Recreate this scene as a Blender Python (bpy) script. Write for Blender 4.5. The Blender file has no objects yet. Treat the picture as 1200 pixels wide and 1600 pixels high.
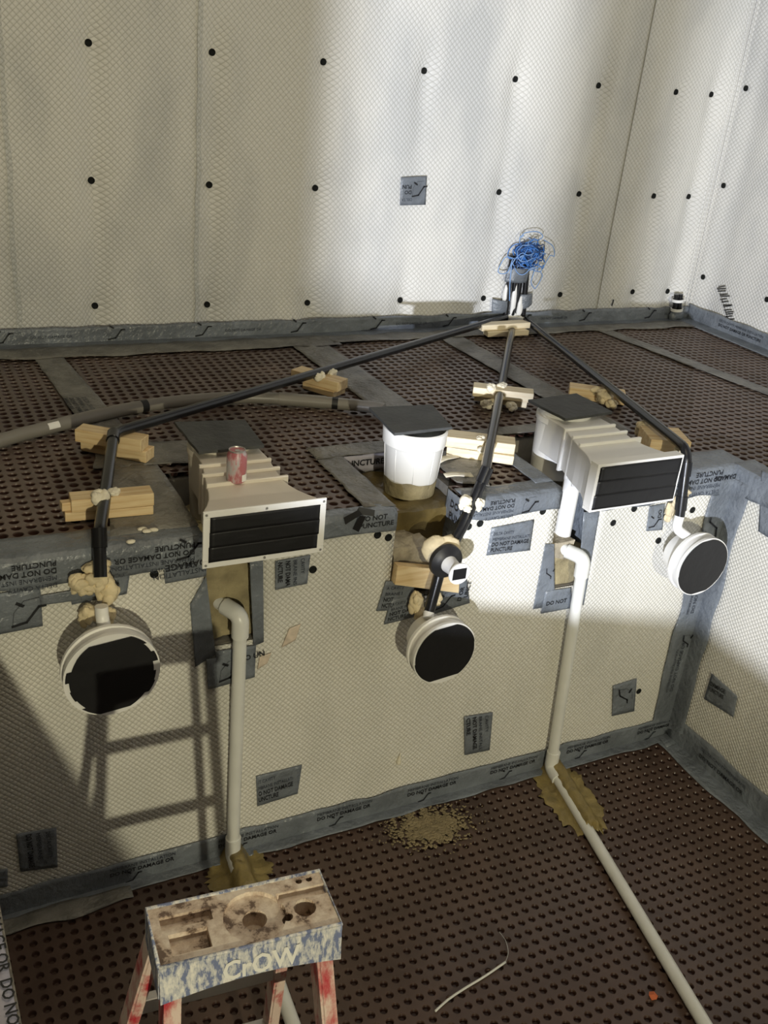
import bpy, math, random
from mathutils import Vector, Matrix, noise

sc = bpy.context.scene
col = sc.collection
rnd = random.Random(7)
PI = math.pi

# ------------------------------------------------------------------ camera
PITCH, YAW, ROLL, FPX = math.radians(25.586), math.radians(28.788), math.radians(5.984), 1561.2
CAM = Vector((0, 0, 3.0))
fwd = Vector((math.sin(YAW)*math.cos(PITCH), math.cos(YAW)*math.cos(PITCH), -math.sin(PITCH)))
rt0 = fwd.cross(Vector((0, 0, 1))).normalized(); up0 = rt0.cross(fwd)
rgt = rt0*math.cos(ROLL) + up0*math.sin(ROLL)
upv = -rt0*math.sin(ROLL) + up0*math.cos(ROLL)
cd = bpy.data.cameras.new('camera'); cam = bpy.data.objects.new('camera', cd); col.objects.link(cam)
M = Matrix((rgt, upv, -fwd)).transposed().to_4x4(); M.translation = CAM
cam.matrix_world = M
cd.sensor_fit = 'VERTICAL'; cd.sensor_height = 36.0; cd.lens = FPX/1600*36.0
cd.clip_start = 0.02
sc.camera = cam

# ------------------------------------------------------------------ world, lights, exposure
w = bpy.data.worlds.new('world'); sc.world = w; w.use_nodes = True
w.node_tree.nodes['Background'].inputs[0].default_value = (1.0, 0.93, 0.82, 1)
w.node_tree.nodes['Background'].inputs[1].default_value = 0.012
sc.view_settings.view_transform = 'Standard'; sc.view_settings.look = 'None'
sc.view_settings.exposure = 0.0; sc.view_settings.gamma = 1.0; sc.view_settings.use_curve_mapping = False

def aim(o, tgt):
    o.rotation_euler = (Vector(tgt)-o.location).to_track_quat('-Z', 'Y').to_euler()
def spot(name, loc, tgt, power, colr, angle, blend, size):
    l = bpy.data.lights.new(name, 'SPOT'); l.energy = power; l.color = colr
    l.spot_size = math.radians(angle); l.spot_blend = blend; l.shadow_soft_size = size
    o = bpy.data.objects.new(name, l); col.objects.link(o); o.location = loc; aim(o, tgt); return o
# strong cool work floodlight standing on the left deck behind the photographer
spot('work_floodlight', (-1.3, -1.8, 1.82), (3.1, 4.6, 3.9), 2600, (0.84, 0.885, 1.0), 88, 1.0, 0.03)
# warm lamp high at the far end of the basement
spot('basement_lamp', (-0.62, -6.6, 3.2), (2.0, 3.5, 1.4), 1360, (1.0, 0.925, 0.66), 60, 0.5, 0.06)
# added soft overhead fill for the ambient level, no real fitting
al = bpy.data.lights.new('ambient_fill', 'AREA'); al.energy = 19; al.color = (1.0, 0.84, 0.55); al.size = 2.2
ao = bpy.data.objects.new('ambient_fill', al); col.objects.link(ao); ao.location = (1.0, 1.8, 4.25)

# ------------------------------------------------------------------ key dimensions (metres)
YF = 2.84      # front face of the raised ledge
HT = 1.449     # top of the ledge / deck
YB = 5.06      # back wall
XP0, XP1 = 0.085, 3.28   # pool left / right wall
XR = 4.95      # room right wall
YN = -2.2      # near pool edge
CEIL = 4.4

def ray(x, y): return rgt*((x-600)/FPX) - upv*((y-800)/FPX) + fwd
def onZ(x, y, z): d = ray(x, y); return CAM + d*((z-CAM.z)/d.z)
def onY(x, y, Y): d = ray(x, y); return CAM + d*((Y-CAM.y)/d.y)
def onX(x, y, X): d = ray(x, y); return CAM + d*((X-CAM.x)/d.x)

# ------------------------------------------------------------------ materials
def mat(name, base, rough=0.5, metal=0.0, var=0.0, var_scale=8.0, bump=0.0, bump_scale=40.0, spec=0.5, coat=0.0, dark=None):
    m = bpy.data.materials.new(name); m.use_nodes = True
    nt = m.node_tree; b = nt.nodes['Principled BSDF']
    b.inputs['Base Color'].default_value = (*base, 1); b.inputs['Roughness'].default_value = rough
    b.inputs['Metallic'].default_value = metal; b.inputs['Specular IOR Level'].default_value = spec
    b.inputs['Coat Weight'].default_value = coat
    tc = nt.nodes.new('ShaderNodeNewGeometry')
    if var > 0:
        n = nt.nodes.new('ShaderNodeTexNoise'); n.inputs['Scale'].default_value = var_scale; n.inputs['Detail'].default_value = 5
        nt.links.new(tc.outputs['Position'], n.inputs['Vector'])
        r = nt.nodes.new('ShaderNodeValToRGB')
        d = dark or tuple(c*(1-var) for c in base)
        r.color_ramp.elements[0].position = 0.35; r.color_ramp.elements[0].color = (*d, 1)
        r.color_ramp.elements[1].position = 0.65; r.color_ramp.elements[1].color = (*base, 1)
        nt.links.new(n.outputs['Fac'], r.inputs['Fac']); nt.links.new(r.outputs['Color'], b.inputs['Base Color'])
    if bump > 0:
        n = nt.nodes.new('ShaderNodeTexNoise'); n.inputs['Scale'].default_value = bump_scale; n.inputs['Detail'].default_value = 4
        nt.links.new(tc.outputs['Position'], n.inputs['Vector'])
        bp = nt.nodes.new('ShaderNodeBump'); bp.inputs['Strength'].default_value = bump; bp.inputs['Distance'].default_value = 0.01
        nt.links.new(n.outputs['Fac'], bp.inputs['Height']); nt.links.new(bp.outputs['Normal'], b.inputs['Normal'])
    return m

def membrane_mat(name, base, dark, L, strength):
    """white cavity drain membrane: small quilted diamond pads (fine relief) and faint mottling"""
    m = bpy.data.materials.new(name); m.use_nodes = True; nt = m.node_tree; N = nt.nodes; K = nt.links
    b = N['Principled BSDF']; b.inputs['Roughness'].default_value = 0.42; b.inputs['Specular IOR Level'].default_value = 0.4
    g = N.new('ShaderNodeNewGeometry'); s = N.new('ShaderNodeSeparateXYZ'); K.new(g.outputs['Position'], s.inputs[0])
    def mth(op, a, c=None, v=None):
        n = N.new('ShaderNodeMath'); n.operation = op; K.new(a, n.inputs[0])
        if c is not None: K.new(c, n.inputs[1])
        if v is not None: n.inputs[1].default_value = v
        return n.outputs[0]
    xy = mth('ADD', s.outputs[0], s.outputs[1])
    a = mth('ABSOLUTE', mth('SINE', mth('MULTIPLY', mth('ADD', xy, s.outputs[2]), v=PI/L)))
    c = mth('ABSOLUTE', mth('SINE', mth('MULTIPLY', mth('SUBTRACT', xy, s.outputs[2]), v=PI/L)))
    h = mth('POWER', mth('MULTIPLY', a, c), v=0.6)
    bp = N.new('ShaderNodeBump'); bp.inputs['Strength'].default_value = strength; bp.inputs['Distance'].default_value = 0.004
    K.new(h, bp.inputs['Height']); K.new(bp.outputs['Normal'], b.inputs['Normal'])
    n = N.new('ShaderNodeTexNoise'); n.inputs['Scale'].default_value = 1.7; n.inputs['Detail'].default_value = 4
    mp = N.new('ShaderNodeMapping'); mp.inputs['Scale'].default_value = (1.6, 1.6, 0.7); K.new(g.outputs['Position'], mp.inputs[0]); K.new(mp.outputs[0], n.inputs['Vector'])
    r = N.new('ShaderNodeValToRGB'); r.color_ramp.elements[0].position = 0.3; r.color_ramp.elements[0].color = (*dark, 1)
    r.color_ramp.elements[1].position = 0.58; r.color_ramp.elements[1].color = (*base, 1)
    K.new(n.outputs['Fac'], r.inputs['Fac'])
    mx = N.new('ShaderNodeMix'); mx.data_type = 'RGBA'; mx.blend_type = 'MULTIPLY'
    r2 = N.new('ShaderNodeValToRGB'); r2.color_ramp.elements[0].position = 0.0; r2.color_ramp.elements[0].color = (0.70, 0.70, 0.67, 1)  # groove shade painted into the colour, on top of the bump
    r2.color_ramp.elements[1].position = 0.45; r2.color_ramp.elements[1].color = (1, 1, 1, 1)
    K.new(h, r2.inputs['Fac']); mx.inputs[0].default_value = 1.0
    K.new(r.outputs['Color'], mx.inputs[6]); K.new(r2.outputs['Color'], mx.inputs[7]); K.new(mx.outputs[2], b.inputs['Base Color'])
    return m

def wood_mat(name, a, bcol):
    m = bpy.data.materials.new(name); m.use_nodes = True; nt = m.node_tree; N = nt.nodes; K = nt.links
    b = N['Principled BSDF']; b.inputs['Roughness'].default_value = 0.6
    tc = N.new('ShaderNodeTexCoord'); mp = N.new('ShaderNodeMapping'); mp.inputs['Scale'].default_value = (3, 40, 40)
    K.new(tc.outputs['Object'], mp.inputs[0])
    n = N.new('ShaderNodeTexNoise'); n.inputs['Scale'].default_value = 1.5; n.inputs['Detail'].default_value = 4; K.new(mp.outputs[0], n.inputs['Vector'])
    r = N.new('ShaderNodeValToRGB'); r.color_ramp.elements[0].position = 0.35; r.color_ramp.elements[0].color = (*bcol, 1)
    r.color_ramp.elements[1].position = 0.6; r.color_ramp.elements[1].color = (*a, 1)
    K.new(n.outputs['Fac'], r.inputs['Fac']); K.new(r.outputs['Color'], b.inputs['Base Color'])
    return m

def splat_mat(name, c0, c1, c2, scale, stretch=(1, 1, 1), p1=0.5, p2=0.62, rough=0.55):
    """worn / paint-splashed surface: three colours split by a noise"""
    m = bpy.data.materials.new(name); m.use_nodes = True; nt = m.node_tree; N = nt.nodes; K = nt.links
    b = N['Principled BSDF']; b.inputs['Roughness'].default_value = rough
    tc = N.new('ShaderNodeNewGeometry'); mp = N.new('ShaderNodeMapping'); mp.inputs['Scale'].default_value = stretch
    K.new(tc.outputs['Position'], mp.inputs[0])
    n = N.new('ShaderNodeTexNoise'); n.inputs['Scale'].default_value = scale; n.inputs['Detail'].default_value = 7; n.inputs['Roughness'].default_value = 0.65
    K.new(mp.outputs[0], n.inputs['Vector'])
    r = N.new('ShaderNodeValToRGB'); e = r.color_ramp.elements
    e[0].position = p1-0.06; e[0].color = (*c0, 1); e[1].position = p1; e[1].color = (*c1, 1)
    x = e.new(p2); x.color = (*c2, 1)
    K.new(n.outputs['Fac'], r.inputs['Fac']); K.new(r.outputs['Color'], b.inputs['Base Color'])
    bp = N.new('ShaderNodeBump'); bp.inputs['Strength'].default_value = 0.25; bp.inputs['Distance'].default_value = 0.004
    K.new(n.outputs['Fac'], bp.inputs['Height']); K.new(bp.outputs['Normal'], b.inputs['Normal'])
    return m

MT = dict(
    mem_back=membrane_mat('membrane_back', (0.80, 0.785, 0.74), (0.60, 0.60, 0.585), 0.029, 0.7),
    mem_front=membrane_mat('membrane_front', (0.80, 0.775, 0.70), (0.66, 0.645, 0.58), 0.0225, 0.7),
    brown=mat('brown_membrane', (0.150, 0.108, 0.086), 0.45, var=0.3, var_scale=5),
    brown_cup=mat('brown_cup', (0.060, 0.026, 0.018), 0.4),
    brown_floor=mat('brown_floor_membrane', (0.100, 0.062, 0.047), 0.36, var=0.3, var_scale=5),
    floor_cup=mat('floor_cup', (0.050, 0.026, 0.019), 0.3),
    concrete=mat('concrete', (0.30, 0.28, 0.24), 0.9, var=0.35, var_scale=9, bump=0.5, bump_scale=35),
    plaster=mat('plaster', (0.27, 0.25, 0.22), 0.9, var=0.15, var_scale=3),
    tape=mat('grey_tape', (0.205, 0.228, 0.256), 0.30, var=0.35, var_scale=7, bump=0.9, bump_scale=38),
    tape_dusty=mat('dusty_tape', (0.235, 0.225, 0.20), 0.42, var=0.45, var_scale=10, bump=1.0, bump_scale=38),
    tape_pale=mat('pale_tape', (0.50, 0.48, 0.55), 0.3, var=0.2, var_scale=9, bump=0.3, bump_scale=22),
    ink=mat('black_ink', (0.012, 0.013, 0.016), 0.5),
    ink_thin=mat('thin_ink', (0.03, 0.036, 0.05), 0.5),
    ink_white=mat('white_ink', (0.95, 0.93, 0.86), 0.5),
    ink_orange=mat('orange_ink', (0.76, 0.64, 0.51), 0.5, var=0.25, var_scale=30),
    timber=wood_mat('timber', (0.80, 0.63, 0.37), (0.66, 0.46, 0.23)),
    timber_pale=wood_mat('timber_pale', (0.86, 0.76, 0.55), (0.75, 0.62, 0.40)),
    pvc=mat('pvc_white', (0.80, 0.80, 0.75), 0.32, var=0.08, var_scale=8),
    white=mat('white_plastic', (0.86, 0.85, 0.81), 0.35),
    beige=mat('cream_plastic', (0.76, 0.70, 0.60), 0.45, var=0.08, var_scale=7),
    black=mat('black_conduit', (0.012, 0.012, 0.013), 0.25),
    rubber=mat('black_rubber', (0.014, 0.014, 0.015), 0.42),
    btape=mat('black_tape', (0.008, 0.008, 0.009), 0.48, bump=0.3, bump_scale=14),
    slate=mat('slate', (0.060, 0.063, 0.062), 0.62, var=0.3, var_scale=14, bump=0.4, bump_scale=40),
    hose=mat('grey_hose', (0.22, 0.205, 0.18), 0.4),
    mortar=mat('mortar', (0.40, 0.335, 0.19), 0.95, var=0.4, var_scale=14, bump=0.8, bump_scale=45),
    rubble=mat('rubble', (0.46, 0.40, 0.29), 0.95, var=0.45, var_scale=16, bump=1.0, bump_scale=40),
    stain=mat('muddy_resin', (0.17, 0.125, 0.045), 0.3, var=0.45, var_scale=12, bump=0.5, bump_scale=26),
    sealant=mat('olive_sealant', (0.31, 0.235, 0.085), 0.3, var=0.35, var_scale=18, bump=0.5, bump_scale=40),
    foam=mat('foam', (0.82, 0.69, 0.44), 0.75, var=0.2, var_scale=22, bump=0.4, bump_scale=60),
    foam_pale=mat('foam_pale', (0.86, 0.80, 0.64), 0.75, var=0.15, var_scale=22, bump=0.4, bump_scale=60),
    red=splat_mat('red_rail', (0.58, 0.03, 0.05), (0.62, 0.16, 0.15), (0.84, 0.66, 0.56), 9, (2, 2, 0.8), 0.42, 0.54),
    cap_side=splat_mat('cap_side', (0.20, 0.24, 0.40), (0.56, 0.57, 0.60), (0.92, 0.89, 0.82), 85, (1.0, 1, 0.35), 0.50, 0.64),
    cap_top=splat_mat('cap_top', (0.16, 0.105, 0.075), (0.58, 0.45, 0.34), (0.84, 0.73, 0.60), 24, (1, 1, 1), 0.44, 0.60),
    alu=mat('aluminium', (0.55, 0.54, 0.52), 0.4, 0.8),
    string=mat('blue_string', (0.06, 0.22, 0.62), 0.5),
    string_dark=mat('navy_string', (0.015, 0.05, 0.16), 0.5),
    string_pale=mat('pale_blue_string', (0.22, 0.38, 0.68), 0.5),
    can=splat_mat('can_print', (0.46, 0.15, 0.17), (0.56, 0.38, 0.39), (0.48, 0.47, 0.48), 17, (1.2, 1.2, 0.5), 0.53, 0.57, 0.3),
    plug=mat('black_plug', (0.01, 0.011, 0.01), 0.75, spec=0.2),
    lime=mat('dry_mortar', (0.30, 0.24, 0.135), 0.9, var=0.3, var_scale=30, bump=0.6, bump_scale=60),
    leaf=mat('orange_leaf', (0.55, 0.13, 0.04), 0.6),
    mem_lap=membrane_mat('membrane_lap', (0.66, 0.66, 0.635), (0.52, 0.53, 0.52), 0.029, 0.7),
    seam=mat('seam_grey', (0.52, 0.53, 0.53), 0.6, var=0.3, var_scale=7),
)

# ------------------------------------------------------------------ mesh helpers
class MB:
    def __init__(s): s.v = []; s.f = []
    def add(s, vs, fs):
        b = len(s.v); s.v += [tuple(p) for p in vs]; s.f += [tuple(i+b for i in f) for f in fs]; return s
    def box(s, x0, x1, y0, y1, z0, z1):
        return s.add([(x0,y0,z0),(x1,y0,z0),(x1,y1,z0),(x0,y1,z0),(x0,y0,z1),(x1,y0,z1),(x1,y1,z1),(x0,y1,z1)],
                     [(0,3,2,1),(4,5,6,7),(0,1,5,4),(1,2,6,5),(2,3,7,6),(3,0,4,7)])
    def obox(s, c, ux, uy, uz, hx, hy, hz):
        c = Vector(c); pts = []
        for sz in (-1, 1):
            for sx, sy in ((-1,-1),(1,-1),(1,1),(-1,1)): pts.append(c+ux*(sx*hx)+uy*(sy*hy)+uz*(sz*hz))
        return s.add(pts, [(0,3,2,1),(4,5,6,7),(0,1,5,4),(1,2,6,5),(2,3,7,6),(3,0,4,7)])
    def tube(s, path, r, n=16, caps=True):
        """swept round tube; r may be a list"""
        P = [Vector(p) for p in path]; R = r if isinstance(r, (list, tuple)) else [r]*len(P)
        T = []
        for i in range(len(P)):
            a = P[max(0, i-1)]; b = P[min(len(P)-1, i+1)]; t = (b-a)
            T.append(t.normalized() if t.length > 1e-9 else (T[-1] if T else Vector((0, 0, 1))))
        up = Vector((0, 0, 1)) if abs(T[0].z) < 0.9 else Vector((1, 0, 0))
        nrm = (up - T[0]*up.dot(T[0])).normalized(); vs = []; fs = []
        for i, p in enumerate(P):
            nrm = (nrm - T[i]*nrm.dot(T[i])).normalized(); bn = T[i].cross(nrm)
            for k in range(n):
                a = 2*PI*k/n; vs.append(p + (nrm*math.cos(a)+bn*math.sin(a))*R[i])
        for i in range(len(P)-1):
            for k in range(n): fs.append((i*n+k, i*n+(k+1) % n, (i+1)*n+(k+1) % n, (i+1)*n+k))
        if caps:
            fs.append(tuple(range(n-1, -1, -1))); fs.append(tuple((len(P)-1)*n+k for k in range(n)))
        return s.add(vs, fs)
    def lathe(s, c, axis, prof, n=40, caps=True):
        """prof: list of (distance along axis, radius)"""
        ax = Vector(axis).normalized(); up = Vector((0,0,1)) if abs(ax.z) < 0.9 else Vector((1,0,0))
        u = (up-ax*up.dot(ax)).normalized(); w_ = ax.cross(u); c = Vector(c); vs = []; fs = []
        for d, r in prof:
            for k in range(n): a = 2*PI*k/n; vs.append(c+ax*d+(u*math.cos(a)+w_*math.sin(a))*r)
        m = len(prof)
        for i in range(m-1):
            for k in range(n): fs.append((i*n+k, i*n+(k+1) % n, (i+1)*n+(k+1) % n, (i+1)*n+k))
        if caps: fs.append(tuple(range(n-1,-1,-1))); fs.append(tuple((m-1)*n+k for k in range(n)))
        return s.add(vs, fs)
    def grid(s, fn, nu, nv):
        vs = [fn(i/nu, j/nv) for j in range(nv+1) for i in range(nu+1)]
        fs = [(j*(nu+1)+i, j*(nu+1)+i+1, (j+1)*(nu+1)+i+1, (j+1)*(nu+1)+i) for j in range(nv) for i in range(nu)]
        return s.add(vs, fs)
    def blob(s, c, rx, ry, rz, amp=0.25, freq=18, n=20, seed=0):
        c = Vector(c); vs = []; fs = []; m = n//2
        off = Vector((seed*3.1, seed*1.7, seed*0.9))
        for j in range(m+1):
            th = PI*j/m
            for k in range(n):
                ph = 2*PI*k/n; d = Vector((math.sin(th)*math.cos(ph), math.sin(th)*math.sin(ph), math.cos(th)))
                q = Vector((d.x*rx, d.y*ry, d.z*rz)); f = 1+amp*noise.noise((q*freq)+off)+0.4*amp*noise.noise(q*freq*2.7+off)
                vs.append(c+q*f)
        for j in range(m):
            for k in range(n): fs.append((j*n+k, (j+1)*n+k, (j+1)*n+(k+1) % n, j*n+(k+1) % n))
        return s.add(vs, fs)
    def rough_box(s, x0, x1, y0, y1, z0, z1, amp, freq=14, step=0.025, seed=0):
        off = Vector((seed, seed*2.3, seed*0.7))
        def face(o, a, b):
            nu = max(1, int(a.length/step)); nv = max(1, int(b.length/step))
            def fn(u, v):
                p = o+a*u+b*v
                return p + Vector((noise.noise(p*freq+off), noise.noise(p*freq+off+Vector((9,0,0))), noise.noise(p*freq+off+Vector((0,9,0)))))*amp
            s.grid(fn, nu, nv)
        O = Vector((x0,y0,z0)); X = Vector((x1-x0,0,0)); Y = Vector((0,y1-y0,0)); Z = Vector((0,0,z1-z0))
        face(O, X, Z); face(O+X, Y, Z); face(O+X+Y, -X, Z); face(O+Y, -Y, Z); face(O+Z, X, Y); face(O+Y, X, -Y)
        return s
    def build(s, name, m, parent=None, smooth=False, bevel=0, solid=0, loc=None, sharp=None):
        org = Vector(loc) if loc is not None else (parent_origin(parent) if parent else Vector((0,0,0)))
        me = bpy.data.meshes.new(name); me.from_pydata([tuple(Vector(p)-org) for p in s.v], [], s.f); me.update()
        if smooth:
            me.polygons.foreach_set('use_smooth', [True]*len(me.polygons))
            if sharp is not None: me.set_sharp_from_angle(angle=math.radians(sharp))
        me.materials.append(MT[m] if isinstance(m, str) else m)
        o = bpy.data.objects.new(name, me); col.objects.link(o)
        if parent: o.parent = parent
        elif loc is not None: o.location = loc
        if bevel: bm = o.modifiers.new('bevel', 'BEVEL'); bm.width = bevel; bm.segments = 2; bm.limit_method = 'ANGLE'
        if solid: sm = o.modifiers.new('solid', 'SOLIDIFY'); sm.thickness = solid; sm.offset = 0
        return o

ORG = {}
def parent_origin(o):
    v = Vector((0, 0, 0))
    while o is not None: v = v + o.location; o = o.parent
    return v
LAB = set()
def tag(o, label, cat, group=None, kind=None):
    o['label'] = label; o['category'] = cat
    if group: o['group'] = group
    if kind: o['kind'] = kind
    return o
def thing(name, label, cat, loc, group=None):
    o = bpy.data.objects.new(name, None); col.objects.link(o); o.location = loc; o.empty_display_size = 0.05
    return tag(o, label, cat, group)
def struct(o): o['kind'] = 'structure'; return o
def fillet(pts, r, n=6):
    P = [Vector(p) for p in pts]; out = [P[0]]
    for i in range(1, len(P)-1):
        a = (P[i-1]-P[i]); b = (P[i+1]-P[i]); rr = min(r, a.length*0.45, b.length*0.45)
        A = P[i]+a.normalized()*rr; B = P[i]+b.normalized()*rr
        for k in range(n+1):
            t = k/n; out.append(A*(1-t)**2+P[i]*2*t*(1-t)+B*t*t)
    out.append(P[-1]); return out
def smooth_path(pts, n=8):
    P = [Vector(p) for p in pts]; out = []
    for i in range(len(P)-1):
        p0 = P[max(0, i-1)]; p1 = P[i]; p2 = P[i+1]; p3 = P[min(len(P)-1, i+2)]
        for k in range(n):
            t = k/n
            out.append(0.5*((2*p1)+(p2-p0)*t+(2*p0-5*p1+4*p2-p3)*t*t+(3*p1-p0-3*p2+p3)*t**3))
    out.append(P[-1]); return out

# lettering -----------------------------------------------------------
TXT = {}
def text_mesh(s, bold):
    k = (s, bold)
    if k not in TXT:
        c = bpy.data.curves.new('letters', 'FONT'); c.body = s; c.size = 1.0; c.resolution_u = 2
        if bold: c.offset = 0.022
        o = bpy.data.objects.new('letters', c); col.objects.link(o)
        me = bpy.data.meshes.new_from_object(o.evaluated_get(bpy.context.evaluated_depsgraph_get()))
        bpy.data.objects.remove(o); bpy.data.curves.remove(c)
        TXT[k] = me
    return TXT[k]
def letters(s, origin, u, v, size, parent, bold=False, m=None, fit=None, name='lettering'):
    """flat printed line of text starting at origin, running along u, letter tops along v"""
    me = text_mesh(s, bold)
    me = me.copy(); me.materials.clear(); me.materials.append(MT[m or ('ink' if bold else 'ink_thin')])
    u = Vector(u).normalized(); v = Vector(v); v = (v-u*v.dot(u)).normalized(); n = u.cross(v)
    xs = max((p.co.x for p in me.vertices), default=1)
    sx = size if fit is None else fit/xs
    o = bpy.data.objects.new(name, me); col.objects.link(o)
    Mx = Matrix((u*sx, v*size, n*size)).transposed().to_4x4(); Mx.translation = Vector(origin)-parent_origin(parent)
    o.parent = parent; o.matrix_basis = Mx
    return o
def polyline_flat(mb, pts, width, origin, u, v):
    """thick flat polyline in the plane (origin,u,v)"""
    u = Vector(u).normalized(); v = Vector(v).normalized(); O = Vector(origin)
    for (a, b) in zip(pts[:-1], pts[1:]):
        A = Vector(a); B = Vector(b); d = (B-A).normalized(); n = Vector((-d.y, d.x))*width/2; e = d*width*0.4
        q = [A-e+n, A-e-n, B+e-n, B+e+n]
        mb.add([O+u*p.x+v*p.y for p in q], [(0,1,2,3)])
def logo(origin, u, v, size, parent, thin=True, name='membrane_symbol'):
    mb = MB()
    polyline_flat(mb, [(0,0.05*size),(0.42*size,0.12*size),(0.78*size,0.62*size),(0.98*size,0.62*size)], 0.085*size, origin, u, v)
    polyline_flat(mb, [(0.12*size,0.86*size),(0.3*size,0.74*size)], 0.10*size, origin, u, v)
    if thin:
        polyline_flat(mb, [(0,0.05*size),(0.03*size,0.55*size),(0.32*size,0.92*size),(0.78*size,0.95*size)], 0.014*size, origin, u, v)
    return mb.build(name, 'ink', parent)

# ================================================================== THE ROOM
BACKPX = [[(139,67),(333,82),(507,97),(665,111),(807,124),(938,134),(1058,144),(1114,148)],
          [(144,283),(329,290),(495,295),(782,301),(908,304),(1024,307),(1079,308)],
          [(150,480),(326,478),(483,475),(627,470),(757,467),(879,462),(991,457),(1045,456)]]
BACKP = [onY(x, y, YB-0.02) for row in BACKPX for x, y in row]
def wave_back(x, z):
    s = 0.0
    for p in BACKP:
        dx = x-p.x
        if abs(dx) > 0.3: continue
        dz = p.z-z
        s += 0.034*math.exp(-(dx/0.05)**2)*(math.exp(-dz/0.30) if dz > 0 else math.exp(dz/0.10))
    return -0.024 + min(s, 0.036) + 0.014*noise.noise(Vector((x*1.1, z*0.55, 3.0))) + 0.008*noise.noise(Vector((x*3.0, z*0.9, 8.0)))
# back wall: backing and three overlapping membrane sheets
wb = struct(MB().box(-1.6, XR+0.1, YB+0.03, YB+0.2, 0, CEIL).build('wall_back', 'plaster'))
seams = [-1.6, 0.42, onY(306, 300, YB).x, onY(962, 300, YB).x, XR]
for i in range(4):
    a, b = seams[i], seams[i+1]; lap = 0.05 if i < 3 else 0.0
    def fn(u, v, a=a, b=b+lap, i=i):
        x = a+(b-a)*u; z = HT-0.02+(CEIL-HT+0.02)*v
        return (x, YB+wave_back(x, z)-0.004*(i % 2)-0.004*i, z)
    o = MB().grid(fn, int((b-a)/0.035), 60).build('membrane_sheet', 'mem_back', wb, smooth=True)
# grey lap bands showing through at the sheet joints
for k, px in ((0, 306), (0, 14), (1, 962)):
    x0 = onY(px, 300, YB).x
    def fn(u, v, x0=x0): 
        x = x0-0.012+0.024*u+0.010*noise.noise(Vector((v*9, 1.0, k)))+0.012*(u-.5)*noise.noise(Vector((v*23, 4.0, u))); z = HT+(CEIL-HT)*v
        return (x, YB+wave_back(x, z)-0.018, z)
    if k == 0: MB().grid(fn, 2, 60)  .build('lap_band', 'mem_lap', wb, smooth=True)
# right room wall
wr = struct(MB().box(XR+0.03, XR+0.2, -8.0, YB+0.2, 0, CEIL).build('wall_right', 'plaster'))
def fn(u, v):
    y = YB-0.02-(YB+1.0)*u; z = HT-0.02+(CEIL-HT+0.02)*v
    s = sum(0.016*math.exp(-((y-c)/0.10)**2) for c in (4.85, 4.22, 3.5))
    return (XR-0.016+s+0.012*noise.noise(Vector((y*1.2, z*0.5, 5.0))), y, z)
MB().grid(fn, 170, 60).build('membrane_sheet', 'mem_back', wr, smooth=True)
# folded corner strip of membrane between back wall and right wall
cs = MB()
for k in range(3):
    x = XR-0.035-0.028*k; y = YB-0.035-0.006*(2-k)
    cs.tube([(x, y, HT+0.02), (x-0.004, y, HT+1.2), (x, y, CEIL)], 0.006, 8)
struct(cs.build('trim_corner', 'mem_back', smooth=True))
# other room surfaces outside the view, then two added shade casters
struct(MB().box(-3.2, -3.0, -8.0, YB+0.2, 0, CEIL).build('wall_left', 'plaster'))
struct(MB().box(-3.2, XR+0.2, -8.2, -8.0, 0, CEIL).build('wall_rear', 'plaster'))
struct(MB().box(-3.2, XR+0.2, -8.2, YB+0.2, CEIL, CEIL+0.1).build('ceiling', 'plaster'))
pp = [(-3.0, HT), (-0.60, HT), (-0.741, 1.70), (-0.760, 1.76), (-0.868, 1.802), (-0.872, CEIL), (-3.0, CEIL)]  # added unseen partition, its edge profiled to keep the floodlight off the left side
struct(MB().add([(x, -0.98, z) for x, z in pp]+[(x, -0.94, z) for x, z in pp], [tuple(range(7)), tuple(range(13, 6, -1))]+[(i, i+7, (i+1) % 7+7, (i+1) % 7) for i in range(7)]).build('shade_partition', 'plaster'))
struct(MB().box(-0.665, -0.605, -0.99, -0.93, 1.765, CEIL).build('shade_post', 'plaster'))  # added unseen hanging post that throws the soft dark band on the back wall
# near and left decks (concrete) around the pool
struct(MB().box(-3.0, XR, -8.0, YN, 0, HT).build('deck_near', 'concrete'))
struct(MB().box(-3.0, XP0, YN, YF, 0, HT+0.020).build('deck_left', 'concrete'))
struct(MB().box(XP1+0.012, XR, YN, YF, 0, HT-0.03).build('deck_right', 'concrete'))

# ------------------------------------------------------------------ the ledge (bench) with its three notches
# notch: x0, x1, z floor at front, y back
NOTCH = [(0.895, 1.105, 1.00, 3.36), (1.615, 1.905, 1.06, 3.34), (2.345, 2.555, 0.985, 3.40)]
POCK = [(0.895, 1.19, 3.03), (1.615, 1.945, 2.98), (2.345, 2.72, 3.02)]   # wider pocket behind
mb = MB(); TOPZ = HT-0.034; yb = YB+0.03; xs = -1.6
for (x0, x1, zf, ybk), (px0, px1, py) in zip(NOTCH, POCK):
    mb.box(xs, x0, YF+0.01, yb, 0, TOPZ)
    mb.box(x0, x1, YF+0.01, ybk, 0, zf)
    mb.box(x0, px1, ybk, yb, 0, TOPZ)
    mb.box(x1, px1, YF+0.01, py, 0, TOPZ)
    mb.box(x1, px1, py, ybk, 0, 1.2)
    xs = px1
mb.box(xs, XR+0.03, YF+0.01, yb, 0, TOPZ)
bench = struct(mb.build('wall_ledge', 'concrete'))
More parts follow.
